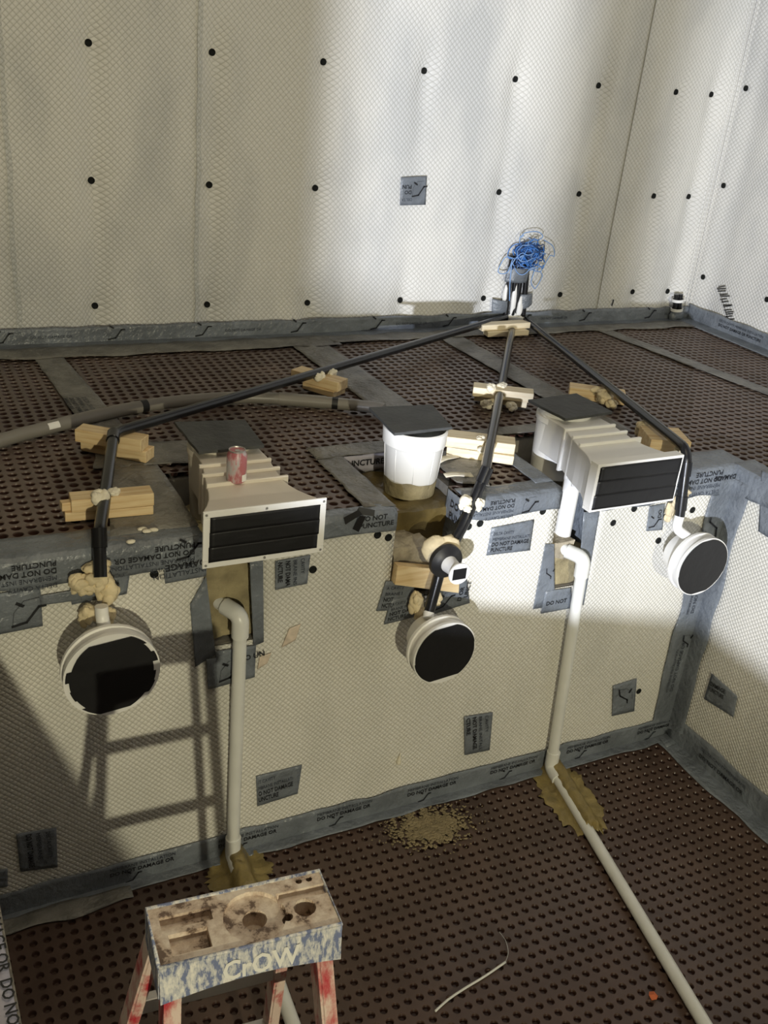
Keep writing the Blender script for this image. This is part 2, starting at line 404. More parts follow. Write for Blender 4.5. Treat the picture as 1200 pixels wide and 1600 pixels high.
# front membrane of the ledge: panels between the notches
def wave_front(x, z): return 0.004*noise.noise(Vector((x*2.2, z*1.6, 1.0)))+0.002*noise.noise(Vector((x*6, z*5, 4.0)))
def breaks(vals, step):
    out = [vals[0]]
    for p, q in zip(vals[:-1], vals[1:]):
        n = max(1, int(round((q-p)/step)))
        out += [p+(q-p)*(k+1)/n for k in range(n)]
    return out
FX = breaks(sorted([XP0, XP1+0.012]+[n[0] for n in NOTCH]+[n[1] for n in NOTCH]), 0.04)
FZB = breaks(sorted([0, HT-0.01]+[n[2] for n in NOTCH]), 0.04)
fv = [(x, YF+wave_front(x, z), z) for z in FZB for x in FX]; ff = []
for j in range(len(FZB)-1):
    for i in range(len(FX)-1):
        mxx = (FX[i]+FX[i+1])/2; mz = (FZB[j]+FZB[j+1])/2
        if any(n[0] < mxx < n[1] and mz > n[2] for n in NOTCH): continue
        w_ = len(FX); ff.append((j*w_+i, j*w_+i+1, (j+1)*w_+i+1, (j+1)*w_+i))
MB().add(fv, ff).build('membrane_panel', 'mem_front', bench, smooth=True, solid=0.004)
# pool right wall
wpr = struct(MB().box(XP1+0.012, XP1+0.03, YN, YF, 0, HT-0.03).build('wall_pool_right', 'concrete'))
MB().grid(lambda u, v: (XP1+0.004*noise.noise(Vector((u*5, v*3, 2.0))), YF-(YF-YN)*u, (HT-0.02)*v), 60, 34).build('membrane_panel', 'mem_front', wpr, smooth=True)

# ------------------------------------------------------------------ dimpled brown membranes
PIT = 0.047
def dimple_sheet(name, cells, z, r0, r1, depth, m, mcup, n=12, jitter=0.0):
    """flat sheet of square cells, each with a moulded cup (real geometry)"""
    h = PIT/2; vs = []; fs = []; mi = []
    per = []
    for k in range(n):
        a = 2*PI*(k+0.5)/n; c, s = math.cos(a), math.sin(a); q = max(abs(c), abs(s)); per.append((c/q*h, s/q*h))
    corner = [(h, h), (-h, h), (-h, -h), (h, -h)]
    ring = [(math.cos(2*PI*(k+0.5)/n), math.sin(2*PI*(k+0.5)/n)) for k in range(n)]
    for (cx, cy) in cells:
        b = len(vs)
        zz = lambda x, y: z+jitter*noise.noise(Vector((x*1.3, y*1.3, 0)))
        for (x, y) in per: vs.append((cx+x, cy+y, zz(cx+x, cy+y)))
        for (x, y) in ring: vs.append((cx+x*r0, cy+y*r0, zz(cx, cy)))
        for (x, y) in ring: vs.append((cx+x*r0*0.9, cy+y*r0*0.9, zz(cx, cy)-0.004))
        for (x, y) in ring: vs.append((cx+x*r1, cy+y*r1, zz(cx, cy)-depth))
        for (x, y) in corner: vs.append((cx+x, cy+y, zz(cx+x, cy+y)))
        for r in range(3):
            for k in range(n):
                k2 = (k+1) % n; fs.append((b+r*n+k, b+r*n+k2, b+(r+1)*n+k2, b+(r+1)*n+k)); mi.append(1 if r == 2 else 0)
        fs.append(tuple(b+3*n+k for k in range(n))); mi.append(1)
        q = n//4
        for ci in range(4):      # corner triangles between perimeter points
            i0 = (q*ci+q//2-1) % n; i1 = (i0+1) % n
            fs.append((b+i0, b+4*n+ci, b+i1)); mi.append(0)
    me = bpy.data.meshes.new(name); me.from_pydata(vs, [], fs); me.update(); me.materials.append(MT[m]); me.materials.append(MT[mcup]); me.polygons.foreach_set('material_index', mi)
    me.polygons.foreach_set('use_smooth', [True]*len(me.polygons)); me.set_sharp_from_angle(angle=math.radians(50))
    o = bpy.data.objects.new(name, me); col.objects.link(o); return o
# top of the ledge: five sheets, split under the joint tapes
def in_notch(x, y):
    for (x0, x1, zf, ybk), (p0, p1, py) in zip(NOTCH, POCK):
        if x0-0.01 < x < x1+0.01 and y < ybk+0.01: return True
        if x0 < x < p1+0.01 and py-0.01 < y < ybk+0.01: return True
    return False
SPLIT = [(0.70, 0.0), (2.08, 0.0), (2.96, 0.0), (4.08, -0.13)]
lists = [[] for _ in range(5)]
y = YF+0.03
ny = int((YB-0.03-YF)/PIT); nx = int((XR+0.3)/PIT)
for j in range(-12, ny):
    for i in range(nx):
        cx = -0.3+PIT*(i+0.5); cy = YF+0.028+PIT*j
        if j < 0 and cx < XP1+0.06: continue
        if in_notch(cx, cy): continue
        k = sum(1 for (sx, sl) in SPLIT if cx > sx+sl*(cy-4.3))
        lists[k].append((cx, cy))
names = ['brown dimpled membrane sheet at the far left of the ledge', 'brown dimpled membrane sheet on the ledge behind the drinks can',
         'brown dimpled membrane sheet on the ledge behind the centre bucket', 'brown dimpled membrane sheet on the ledge crossed by the right conduit',
         'narrow brown dimpled membrane sheet in the back right corner of the ledge']
for k in range(5):
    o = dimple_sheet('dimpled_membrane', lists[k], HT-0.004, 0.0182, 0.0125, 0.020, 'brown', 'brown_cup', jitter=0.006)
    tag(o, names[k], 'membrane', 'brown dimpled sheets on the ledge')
# pool floor
cells = [(XP0+PIT*(i+0.5), YF-PIT*(j+0.5)) for i in range(int((XP1-XP0)/PIT)+1) for j in range(int((YF-0.4)/PIT))]
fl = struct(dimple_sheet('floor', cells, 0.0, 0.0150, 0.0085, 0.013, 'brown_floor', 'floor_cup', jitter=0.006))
struct(MB().box(XP0, XP1+0.012, YN, YF+0.01, -0.2, -0.03).build('floor_slab', 'brown_floor'))

# ================================================================== TAPES
def strip(name, label, prof, a, b, axis, m, wob=0.006, group='grey joint tapes', parent=None, nlen=None, zn=0.0012, widths=None):
    """tape folded to the profile `prof` (list of 2-D points in the cross plane), run from a to b along axis 'x'/'y'/'z'.
    first and last profile points wobble (torn edges)"""
    n = nlen or max(4, int(abs(b-a)/0.03)); mb = MB(); m_ = len(prof)
    sd = rnd.random()*50
    def fn(u, v):
        t = a+(b-a)*u; j = min(int(v*(m_-1)+1e-6), m_-2); f = v*(m_-1)-j
        p = Vector(prof[j])*(1-f)+Vector(prof[j+1])*f
        if v < 1e-6: d = (Vector(prof[0])-Vector(prof[1])).normalized(); p += d*wob*noise.noise(Vector((t*7, sd, 0)))*1.5
        if v > 1-1e-6: d = (Vector(prof[-1])-Vector(prof[-2])).normalized(); p += d*wob*noise.noise(Vector((t*6, sd+9, 0)))*1.5
        k = zn*noise.noise(Vector((t*25, v*6, sd)))
        if axis == 'x': return (t, p.x+k, p.y+k)
        if axis == 'y': return (p.x+k, t, p.y+k)
        return (p.x+k, p.y+k, t)
    mb.grid(fn, n, m_-1)
    o = mb.build(name, m, parent, smooth=True, solid=0.0016, sharp=50)
    if label: tag(o, label, 'tape', group)
    return o
def prof_pts(*pts, n=5):
    out = []
    for (a, b) in zip(pts[:-1], pts[1:]):
        for k in range(n): t = k/n; out.append((a[0]*(1-t)+b[0]*t, a[1]*(1-t)+b[1]*t))
    out.append(pts[-1]); return out

FZ = YF-0.009       # just proud of the front membrane
UPX, UPZ = Vector((1,0,0)), Vector((0,0,1))
def print_front(parent, x, z, size=0.024, flip=False, short=False, y=None, lines=None):
    """the tape's printed warning, on a face at y looking -Y; flip = upside-down"""
    Y = (y if y is not None else FZ)-0.004
    L = lines or [('DELTA CAVITY', 0), ('MEMBRANE INSTALLATION', 0), ('DO NOT DAMAGE OR', 1), ('PUNCTURE', 1)]
    u = Vector((-1,0,0)) if flip else Vector((1,0,0)); v = Vector((0,0,-1)) if flip else Vector((0,0,1))
    for i, (s, b) in enumerate(L):
        letters(s, Vector((x, Y, z))-v*(i*size*1.02), u, v, size*(1.0 if b else 0.85), parent, bold=bool(b))
def print_top(parent, x, y, size, u, v, z=None, lines=None):
    L = lines or [('DELTA CAVITY', 0), ('MEMBRANE INSTALLATION', 0), ('DO NOT DAMAGE OR', 1), ('PUNCTURE', 1)]
    for i, (s, b) in enumerate(L):
        letters(s, Vector((x, y, z or HT+0.009))-Vector(v)*(i*size*1.02), u, v, size, parent, bold=bool(b))

# tape along the back wall foot: one fold, plus a dusty strip lying on the ledge
t = strip('corner_tape', 'grey printed tape along the foot of the back wall', prof_pts((YB-0.066, HT+0.085), (YB-0.068, HT+0.008), (YB-0.16, HT+0.006)), -0.3, XR-0.03, 'x', 'tape')
for k in range(9):
    x = 0.5+0.5*k+0.08*rnd.random(); logo((x, YB-0.076, HT+0.014), UPX, UPZ, 0.085, t, thin=False)
    if k % 2 == 0: letters('DO NOT DAMAGE OR', (x+0.16, YB-0.076, HT+0.035), UPX, UPZ, 0.02, t, bold=False)
strip('floor_tape', 'dusty wrinkled tape lying on the ledge before the back wall', prof_pts((YB-0.14, HT+0.010), (YB-0.30, HT+0.009)), -0.3, 2.25, 'x', 'tape_dusty', wob=0.02)
strip('floor_tape', 'dusty tape lying on the ledge below the blue string', prof_pts((YB-0.14, HT+0.010), (YB-0.26, HT+0.009)), 2.22, XR-0.15, 'x', 'tape_dusty', wob=0.02)
t = strip('corner_tape', 'grey tape along the foot of the right wall', prof_pts((XR-0.035, HT+0.10), (XR-0.04, HT+0.008), (XR-0.16, HT+0.006)), YB-0.05, 1.0, 'y', 'tape')
for k in range(3):
    letters('DELTA CAVITY MEMBRANE INSTALLATION', (XR-0.046, 4.7-0.75*k, HT+0.065), (0,-1,0), UPZ, 0.02, t)
    letters('DO NOT DAMAGE OR PUNCTURE', (XR-0.046, 4.7-0.75*k, HT+0.035), (0,-1,0), UPZ, 0.024, t, bold=True)
# strips running back over the ledge joints
def quad_strip(name, label, p, q, w0, w1, m, z=HT+0.006, n=40, wob=0.008, group='dusty joint tapes on the ledge', cr=0.0):
    P = Vector((*p, z)); Q = Vector((*q, z)); d = (Q-P).normalized(); s = Vector((d.y, -d.x, 0)); sd = rnd.random()*40
    def fn(u, v):
        c = P+(Q-P)*u; wd = w0+(w1-w0)*u; e = (v-0.5)*wd
        if v in (0.0, 1.0): e += wob*noise.noise(Vector((u*12, v*5, sd)))
        return c+s*e+Vector((0,0,0.0035*noise.noise(Vector((u*22, v*3, sd)))+cr*math.exp(-((v-0.5)/0.08)**2)))
    return tag(MB().grid(fn, n, 8).build(name, m, None, smooth=True, solid=0.0016), label, 'tape', group)
t1 = quad_strip('joint_tape', 'dusty joint tape on the ledge beside the leftmost conduit', (0.72, 4.86), (0.80, 3.62), 0.13, 0.16, 'tape_dusty')
print_top(t1, 0.765, 4.2, 0.026, (0.05,-1,0), (1,0,0))
t2 = quad_strip('joint_tape', 'dusty creased joint tape running back from the centre plate', (2.07, 4.84), (2.10, 3.35), 0.20, 0.20, 'tape_dusty', cr=0.006)
t3 = quad_strip('joint_tape', 'dusty joint tape running back from the right black plate', (2.955, 4.80), (2.99, 3.3), 0.16, 0.15, 'tape_dusty')
t4 = quad_strip('joint_tape', 'dusty joint tape running along the ledge towards the right wall', (4.055, 4.86), (4.36, 2.9), 0.10, 0.11, 'tape_dusty')
# edge tape folded over the front edge of the ledge, one length between each pair of notches
def edge_tape(label, x0, x1, top=0.10, drop=0.10, m='tape'):
    return strip('edge_tape', label, prof_pts((YF+top, HT+0.007), (YF+0.004, HT+0.006), (YF-0.010, HT-0.008), (YF-0.011, HT-drop)), x0, x1, 'x', m, wob=0.012, group='tapes folded over the ledge edge', zn=0.002)
e1 = edge_tape('grey printed tape folded over the ledge edge at the far left', -0.1, 0.89, 0.13, 0.10)
for xx in (0.42, 0.86):
    print_front(e1, xx, HT-0.093, 0.026, flip=True, y=FZ-0.003)
logo((0.80, YF-0.017, HT-0.075), UPX, UPZ, 0.09, e1)
e2 = edge_tape('grey tape folded over the ledge edge left of the centre bucket', 1.10, 1.612, 0.05, 0.075)
print_front(e2, 1.46, HT-0.022, 0.027, lines=[('DO NOT', 1), ('PUNCTURE', 1)])
e3 = edge_tape('grey tape folded over the ledge edge between bucket and right skimmer', 1.908, 2.343, 0.09, 0.084)
print_front(e3, 2.12, HT-0.076, 0.022, flip=True)
logo((2.16, YF-0.016, HT-0.078), UPX, UPZ, 0.07, e3)
e4 = edge_tape('wide grey tape folded over the ledge edge at the right corner', 2.56, XP1+0.06, 0.16, 0.12)
print_front(e4, 3.19, HT-0.095, 0.03, flip=True)
letters('DAMAGE', (3.27, FZ-0.006, HT-0.03), (-1,0,0), (0,0,-1), 0.03, e4, bold=True)
e5 = strip('edge_tape', 'grey tape folded over the top of the right pool wall', prof_pts((XP1+0.11, HT+0.009), (XP1-0.002, HT+0.008), (XP1-0.010, HT-0.008), (XP1-0.011, HT-0.10)), YF+0.02, 1.0, 'y', 'tape', wob=0.012, group='tapes folded over the ledge edge', zn=0.002)
# dusty tapes on the ledge top round the notches
def top_patch(label, pts, m='tape_dusty', dz=0.008, name='tape_patch', nn=10, amp=0.003):
    a, b, c, d = [Vector((*p, HT+dz)) for p in pts]; sd = rnd.random()*30
    def fn(u, v):
        p = (a*(1-u)+b*u)*(1-v)+(d*(1-u)+c*u)*v
        return p+Vector((0.006*noise.noise(p*14), 0.006*noise.noise(p*14+Vector((4,0,0))), amp*noise.noise(p*20+Vector((sd,0,0)))))
    return tag(MB().grid(fn, nn, nn).build(name, m, None, smooth=True, solid=0.0016), label, 'tape', 'dusty tape patches on the ledge top')
top_patch('dusty tape patch on the ledge left of the left skimmer', [(0.60, 2.90), (0.895, 2.90), (0.895, 3.42), (0.72, 3.46)])
top_patch('dusty tape patch under the two upper left timber blocks', [(0.66, 3.44), (1.16, 3.40), (1.16, 3.62), (0.72, 3.66)])
top_patch('dusty tape strip along the left side of the centre notch', [(1.50, 2.88), (1.615, 2.86), (1.615, 3.36), (1.50, 3.38)])
p = top_patch('dusty tape strip behind the centre notch', [(1.50, 3.32), (1.96, 3.33), (1.96, 3.44), (1.50, 3.44)], dz=0.010)
top_patch('crumpled tape beside the centre bucket under the timber blocks', [(1.945, 2.98), (2.06, 2.92), (2.20, 3.24), (1.96, 3.30)], 'tape_dusty', dz=0.010, amp=0.004, nn=16)
top_patch('grey tape strip on the ledge left of the right skimmer', [(2.26, 2.90), (2.345, 2.90), (2.345, 3.40), (2.27, 3.40)], 'tape')
top_patch('grey tape strip behind the right skimmer notch', [(2.26, 3.38), (2.75, 3.38), (2.75, 3.47), (2.26, 3.46)], 'tape_dusty', dz=0.011)
# loose torn strips with white backing beside the bucket
for q, (px, ang) in enumerate((((700, 712), 0.35), ((717, 738), -0.1))):
    c = onZ(*px, HT+0.03)
    mb = MB(); d = Vector((math.cos(ang), math.sin(ang), 0)); s = Vector((-d.y, d.x, 0))
    mb.grid(lambda u, v: c+d*(u-0.5)*0.12+s*(v-0.5)*0.03+Vector((0,0,-0.012+0.004*math.sin(u*5)+0.004*v)), 10, 3)
    tag(mb.build('torn_strip', 'foam_pale', None, smooth=True, solid=0.002), ['torn pale tape strip lying behind the centre bucket', 'torn pale tape strip lying in front of the conduit bend'][q], 'tape')

# foot of the front wall and of the pool's right wall
f1 = strip('corner_tape', 'grey printed tape along the foot of the ledge face', prof_pts((YF-0.010, 0.115), (YF-0.012, 0.012), (YF-0.055, 0.008)), XP0-0.0, XP1-0.004, 'x', 'tape', wob=0.012)
for k in range(7):
    x = 0.55+0.42*k
    print_front(f1, x, 0.085, 0.024, y=YF-0.012, lines=[('MEMBRANE INSTALLATION', 0), ('DO NOT DAMAGE OR', 1)])
    logo((x+0.06, YF-0.0165, 0.010), UPX, UPZ, 0.06, f1, thin=False)
strip('corner_tape', 'pale curled tape edge on the pool floor at the far left', prof_pts((YF-0.03, 0.014), (YF-0.10, 0.010)), XP0, 0.62, 'x', 'tape_dusty', wob=0.02)
f2 = strip('corner_tape', 'grey printed tape along the foot of the right pool wall', prof_pts((XP1-0.010, 0.14), (XP1-0.012, 0.012), (XP1-0.10, 0.008)), YF-0.02, 0.4, 'y', 'tape', wob=0.012)
for k in range(3):
    letters('DELTA CAVITY MEMBRANE', (XP1-0.018, 2.6-0.6*k, 0.09), (0,-1,0), UPZ, 0.024, f2)
    letters('DO NOT DAMAGE OR', (XP1-0.018, 2.6-0.6*k, 0.05), (0,-1,0), UPZ, 0.028, f2, bold=True)
# vertical corner tape
f3 = strip('corner_tape', 'vertical grey tape up the right corner of the ledge face', prof_pts((XP1-0.13, YF-0.010), (XP1-0.012, YF-0.012), (XP1-0.011, YF-0.10)), 0.02, HT-0.05, 'z', 'tape', wob=0.012)
for z in (0.28, 0.72):
    letters('DO NOT DAMAGE OR', (XP1-0.05, YF-0.018, z), (0,0,1), (-1,0,0), 0.028, f3, bold=False)
    letters('MEMBRANE INSTALLATION', (XP1-0.08, YF-0.018, z), (0,0,1), (-1,0,0), 0.02, f3, bold=False)
logo((XP1-0.075, YF-0.018, 0.60), (0,0,-1), (1,0,0), 0.07, f3)
logo((XP1-0.035, YF-0.018, 1.12), (0,0,1), (-1,0,0), 0.10, f3)
# big floor patch in the pool corner
a, b, c, d = onZ(1012, 1130, 0.012), onZ(1048, 1112, 0.012), onZ(1100, 1138, 0.012), onZ(1042, 1168, 0.012)
mb = MB(); mb.grid(lambda u, v: (a*(1-u)+b*u)*(1-v)+(d*(1-u)+c*u)*v+Vector((0,0,0.003*noise.noise(Vector((u*5,v*5,0))))), 8, 8)
tag(mb.build('tape_patch', 'tape', None, smooth=True, solid=0.0016), 'grey tape patch on the pool floor in the right corner', 'tape')
# tape on the left deck lip, bottom left of the picture
t = tag(MB().grid(lambda u, v: Vector((XP0-0.16+0.155*v, YF-0.03-2.4*u, HT+0.025+0.003*noise.noise(Vector((u*30, v*4, 0))))), 90, 6).build('edge_tape', 'tape_pale', None, smooth=True, solid=0.0016), 'pale printed film on the near left deck edge beside the stepladder', 'tape')
for k in range(4): 
    letters('DO NOT DAMAGE OR', (XP0-0.022, 1.9-0.30*k, HT+0.0305), (0,-1,0), (1,0,0), 0.028, t, bold=True)

# patches: four pixel corners on a plane, in order left-bottom, right-bottom, right-top, left-top
def patch(label, cs, plane='F', m='tape', parent=None, name='tape_patch', lift=0.0, amp=0.0012, group='printed tape patches'):
    if plane == 'F': P = [onY(x, y, FZ-lift) for x, y in cs]; nrm = Vector((0,-1,0))
    elif plane == 'B': P = [onY(x, y, YB-0.05-lift) for x, y in cs]; nrm = Vector((0,-1,0))
    elif plane == 'R': P = [onX(x, y, XP1-0.008-lift) for x, y in cs]; nrm = Vector((-1,0,0))
    a, b, c, d = P; sd = rnd.random()*30
    mb = MB(); mb.grid(lambda u, v: (a*(1-u)+b*u)*(1-v)+(d*(1-u)+c*u)*v+nrm*amp*noise.noise(Vector((u*6, v*6, sd))), 10, 8)
    o = mb.build(name, m, parent, smooth=True, solid=0.0014)
    if parent is None: tag(o, label, 'tape', group)
    o2 = o
    U = (b-a); V = (d-a); n2 = nrm*0.0035
    def at(s, t_): return (a*(1-s)+b*s)*(1-t_)+(d*(1-s)+c*s)*t_+n2
    return o2, at, U, V
def fill_text(pt, lines, s0=0.06, t0=0.72, dt=0.2, width=0.85):
    o, at, U, V = pt
    for i, (s, b, wd) in enumerate(lines):
        h = V.length*(0.17 if b else 0.13)
        letters(s, at(s0, t0-dt*i), U, V, h*1.15, o, bold=bool(b), fit=U.length*width*wd)
def fill_vert(pt, lines, s0=0.85, ds=0.24, t0=0.95, length=0.88):
    """text reading downwards"""
    o, at, U, V = pt
    for i, (s, b, wd) in enumerate(lines):
        h = U.length*(0.19 if b else 0.15)
        letters(s, at(s0-ds*i-0.12, t0), -V, U, h*1.1, o, bold=bool(b), fit=V.length*length*wd)

p = patch('blue-grey patch reading DO NOT DAMAGE PUNCTURE beside the nozzle', [(760,868),(828,860),(835,812),(768,825)])
fill_text(p, [('DELTA CAVITY', 0, .55), ('MEMBRANE INSTALLATI', 0, 1), ('DO NOT DAMAGE', 1, 1), ('PUNCTURE', 1, .58)])
p = patch('patch reading O NOT DAMAGE low down right of the left pipe', [(402,1260),(465,1240),(472,1195),(400,1213)])
fill_text(p, [('IT CAVITY', 0, .5), ('MBRANE INSTALLATI', 0, 1), ('O NOT DAMAGE', 1, 1), ('UNCTURE', 1, .58)], s0=0.03, t0=0.74)
p = patch('patch with sideways lettering low on the ledge face near its middle', [(726,1180),(765,1172),(770,1113),(725,1120)])
fill_vert(p, [('CAVITY', 0, .5), ('BRANE INSTALL', 0, 1), ('NOT DAMAGE', 1, .95), ('CTURE', 1, .5)], ds=0.22)
p = patch('patch with sideways lettering just below the left skimmer frame', [(430,922),(480,912),(485,867),(430,877)])
fill_vert(p, [('CAVITY', 0, .6), ('BRANE INS', 0, 1), ('NOT DAMA', 1, 1), ('NCTURE', 1, .8)], ds=0.22)
p = patch('dark patch low on the left of the ledge face', [(32,1362),(90,1355),(88,1293),(25,1303)])
fill_vert(p, [('DELTA CAVITY', 0, .8), ('MEMBRANE', 0, .8), ('DO NOT DAMAGE', 1, 1)], ds=0.25)
p = patch('small dark patch at the bottom left corner of the ledge face', [(-20,1392),(12,1385),(12,1357),(-20,1362)])
p = patch('square patch with a membrane symbol at the far left edge', [(-20,995),(67,978),(63,918),(-20,930)])
logo(p[1](0.45, 0.10), p[2], p[3], 0.10, p[0])
p = patch('narrow tape strip linking the far left square patch to the foam', [(64,946),(128,937),(128,920),(63,931)], lift=0.002)
p = patch('tape patch behind the foam above the left round light niche', [(112,945),(198,928),(206,875),(104,885)], lift=0.001)
fill_text(p, [('DELTA CAVITY', 0, .5), ('MEMBRANE INSTALLA', 0, 1), ('DO NOT DA', 1, .8)], s0=0.5, width=0.45)
p = patch('tape patch with upside down lettering left of the left skimmer frame', [(258,912),(322,900),(325,862),(255,872)], lift=0.002)
letters('DAMAGE', p[1](0.97, 0.75), -p[2], -p[3], 0.034, p[0], bold=True); letters('INSTALLATION', p[1](0.97, 0.42), -p[2], -p[3], 0.026, p[0])
p = patch('patch reading NOT CTU at the lower left of the centre notch', [(588,955),(640,952),(650,908),(603,908)])
fill_text(p, [('A CAVITY', 0, .6), ('BRANE I', 0, .6), ('NOT', 1, .35), ('NCTU', 1, .4)], s0=0.1)
p = patch('patch reading NOT DAM NCTURE below the centre timber plank', [(600,976),(648,964),(662,928),(612,936)], lift=0.002)
fill_text(p, [('A CAVITY', 0, .5), ('BRANE INST', 0, .8), ('NOT DAM', 1, .9), ('NCTURE', 1, .7)], s0=0.08)
p = patch('patch with membrane symbol under the right end of the centre plank', [(660,965),(734,942),(728,892),(676,905)], lift=0.001)
logo(p[1](0.25, 0.10), p[2], p[3], 0.075, p[0]); letters('D OR', p[1](0.80, 0.15), p[3], -p[2], 0.026, p[0], bold=True); letters('UNCT', p[1](0.95, 0.2), p[3], -p[2], 0.026, p[0], bold=True)
p = patch('long slanting patch with a symbol left of the right notch', [(833,952),(867,946),(866,850),(852,850)])
logo(p[1](0.38, 0.62), -p[3], p[2], 0.05, p[0], thin=False)
p = patch('grey patch under the right notch behind the white pipe', [(845,959),(893,950),(893,918),(852,924)], lift=0.002)
letters('DO NOT', p[1](0.10, 0.35), p[2], p[3], 0.026, p[0], bold=True)
p = patch('tape strip along the right side of the right notch', [(900,950),(912,945),(937,800),(912,800)], lift=0.002)
p = patch('small patch with membrane symbol beside the right corner floor tape', [(956,1119),(991,1111),(995,1060),(958,1072)])
logo(p[1](0.22, 0.82), -p[3], p[2], 0.09, p[0])
p = patch('patch with membrane symbol under the right skimmer frame', [(1010,830),(1035,828),(1039,787),(1015,791)])
logo(p[1](0.1, 0.12), p[2], p[3], 0.065, p[0], thin=False); letters('DO', p[1](0.80, 0.50), p[3], -p[2], 0.026, p[0], bold=True)
p = patch('diamond shaped patch low on the right pool wall', [(1100,1092),(1146,1121),(1152,1088),(1112,1052)], 'R')
fill_text(p, [('DAMAGE', 1, .6), ('PUNCTURE', 1, .6)], t0=0.6)
p = patch('wide tape piece at the top of the right pool wall', [(1185,830),(1215,850),(1215,745),(1190,735)], 'R')
p = patch('square patch with symbol stuck alone on the back wall', [(625,321),(665,320),(667,275),(627,277)], 'B')
logo(p[1](0.45, 0.28), p[2], p[3], 0.09, p[0]); letters('DO', p[1](0.42, 0.52), -p[2], -p[3], 0.028, p[0], bold=True); letters('PUN', p[1](0.42, 0.72), -p[2], -p[3], 0.03, p[0], bold=True)
letters('DELTA', p[1](0.45, 0.25), -p[2], -p[3], 0.022, p[0])
p = patch('left tape border of the left notch', [(305,1042),(337,1022),(322,900),(297,945)], lift=0.001)
p = patch('right tape border of the left notch', [(396,1010),(412,1003),(411,872),(390,876)], lift=0.003)
p = patch('patch with membrane symbol below the left notch', [(335,1075),(398,1058),(400,1008),(337,1018)], lift=0.002)
logo(p[1](0.12, 0.12), p[2], p[3], 0.09, p[0]); letters('O UN', p[1](0.72, 0.6), p[2], p[3], 0.03, p[0], bold=True)
p = patch('drooping tape tail below the left notch', [(325,1077),(337,1075),(338,1028),(322,1030)], lift=0.004)
# grey tape lining the cheeks of the notches
def cheek(label, x, y0, y1, z0, z1, sx):
    def fn(u, v):
        y = y0+(y1-y0)*u; z = z0+(z1-z0)*v; return (x+sx*0.006+0.004*noise.noise(Vector((y*12, z*12, x))), y, z)
    o = MB().grid(fn, 14, 12).build('notch_tape', 'tape', None, smooth=True, solid=0.0016)
    return tag(o, label, 'tape', 'tapes lining the notches')
c_ = cheek('grey printed tape lining the right cheek of the centre notch', 1.905, YF-0.005, 2.97, 1.16, HT-0.004, -1)
letters('DO NOT', (1.894, 2.93, HT-0.06), (0,-1,0), UPZ, 0.04, c_, bold=True); letters('PUNCT', (1.894, 2.93, HT-0.11), (0,-1,0), UPZ, 0.04, c_, bold=True)
cheek('dark tape lining the right cheek of the right notch', 2.555, YF-0.005, 3.0, 1.02, HT-0.004, -1)
cheek('dark tape lining the right cheek of the left notch', 1.105, YF-0.005, 2.94, 1.02, HT-0.004, -1)
o = tag(MB().grid(lambda u, v: (1.60+0.36*u, 3.335-0.004*v, HT-0.07+0.075*v+0.004*noise.noise(Vector((u*6, v*3, 1)))), 12, 4).build('notch_tape', 'tape_pale', None, smooth=True, solid=0.0016), 'pale tape reading PUNCTURE on the back of the centre notch', 'tape')
letters('PUNCTURE', (1.62, 3.326, HT-0.04), UPX, UPZ, 0.036, o, bold=True)
# folded dark flaps on the ledge edge left of the bucket
mb = MB(); c = onY(563, 806, FZ-0.012)
for (dx, dz, a_) in ((-0.03, 0.0, 0.5), (0.02, 0.012, -0.3), (0.0, -0.03, 1.2)):
    d = Vector((math.cos(a_), -0.25, math.sin(a_))).normalized(); s = Vector((-math.sin(a_), 0.1, math.cos(a_)))
    q = c+Vector((dx, 0, dz)); mb.add([q-d*0.035-s*0.016, q+d*0.035-s*0.006, q+d*0.03+s*0.016, q-d*0.03+s*0.012], [(0,1,2,3)])
tag(mb.build('tape_flap', 'rubber', None, solid=0.002), 'black torn tape flaps on the ledge edge left of the bucket', 'tape')
# faint orange print showing on the membrane below the left skimmer
patch('faint orange print on the membrane right of the left white pipe', [(440,1012),(462,1000),(470,975),(452,982)], m='ink_orange', name='printed_mark', lift=-0.001, amp=0.0, group='faint orange prints')
patch('faint orange print low beside the left white pipe', [(402,1046),(418,1036),(424,1020),(406,1026)], m='ink_orange', name='printed_mark', lift=-0.001, amp=0.0, group='faint orange prints')

# ================================================================== PLUGS
def plug(label, c, n, group, r=0.0155):
    n = Vector(n).normalized()
    o = MB().lathe(Vector(c)-n*0.006, n, [(0, r), (0.008, r), (0.010, r*0.82), (0.007, r*0.6), (0.0065, 0.002)], 16).build('fixing_plug', 'plug', None, smooth=True, sharp=40, loc=c)
    return tag(o, label, 'plug', group)
ordn = ['first', 'second', 'third', 'fourth', 'fifth', 'sixth', 'seventh', 'eighth']
for r, row in enumerate(BACKPX):
    for k, (x, y) in enumerate(row):
        c = onY(x, y, YB-0.03); c.y = YB+wave_back(c.x, c.z)-(0.028 if c.x > seams[3] else 0.022)
        plug('black fixing plug in the %s row of the back wall, %s from the left' % (['top', 'middle', 'bottom'][r], ordn[k]), c, (0,-1,0), 'black plugs on the back wall', 0.0165)
for k, (x, y) in enumerate([(1165, 138), (1130, 290), (1098, 433), (1198, 468)]):
    c = onX(x, y, XR-0.02)
    plug(['uppermost black plug on the right wall', 'middle black plug on the right wall beside the corner', 'lowest black plug on the right wall beside the corner', 'black plug at the right edge above the wall tape'][k], c, (-1,0,0), 'black plugs on the right wall', 0.0165)
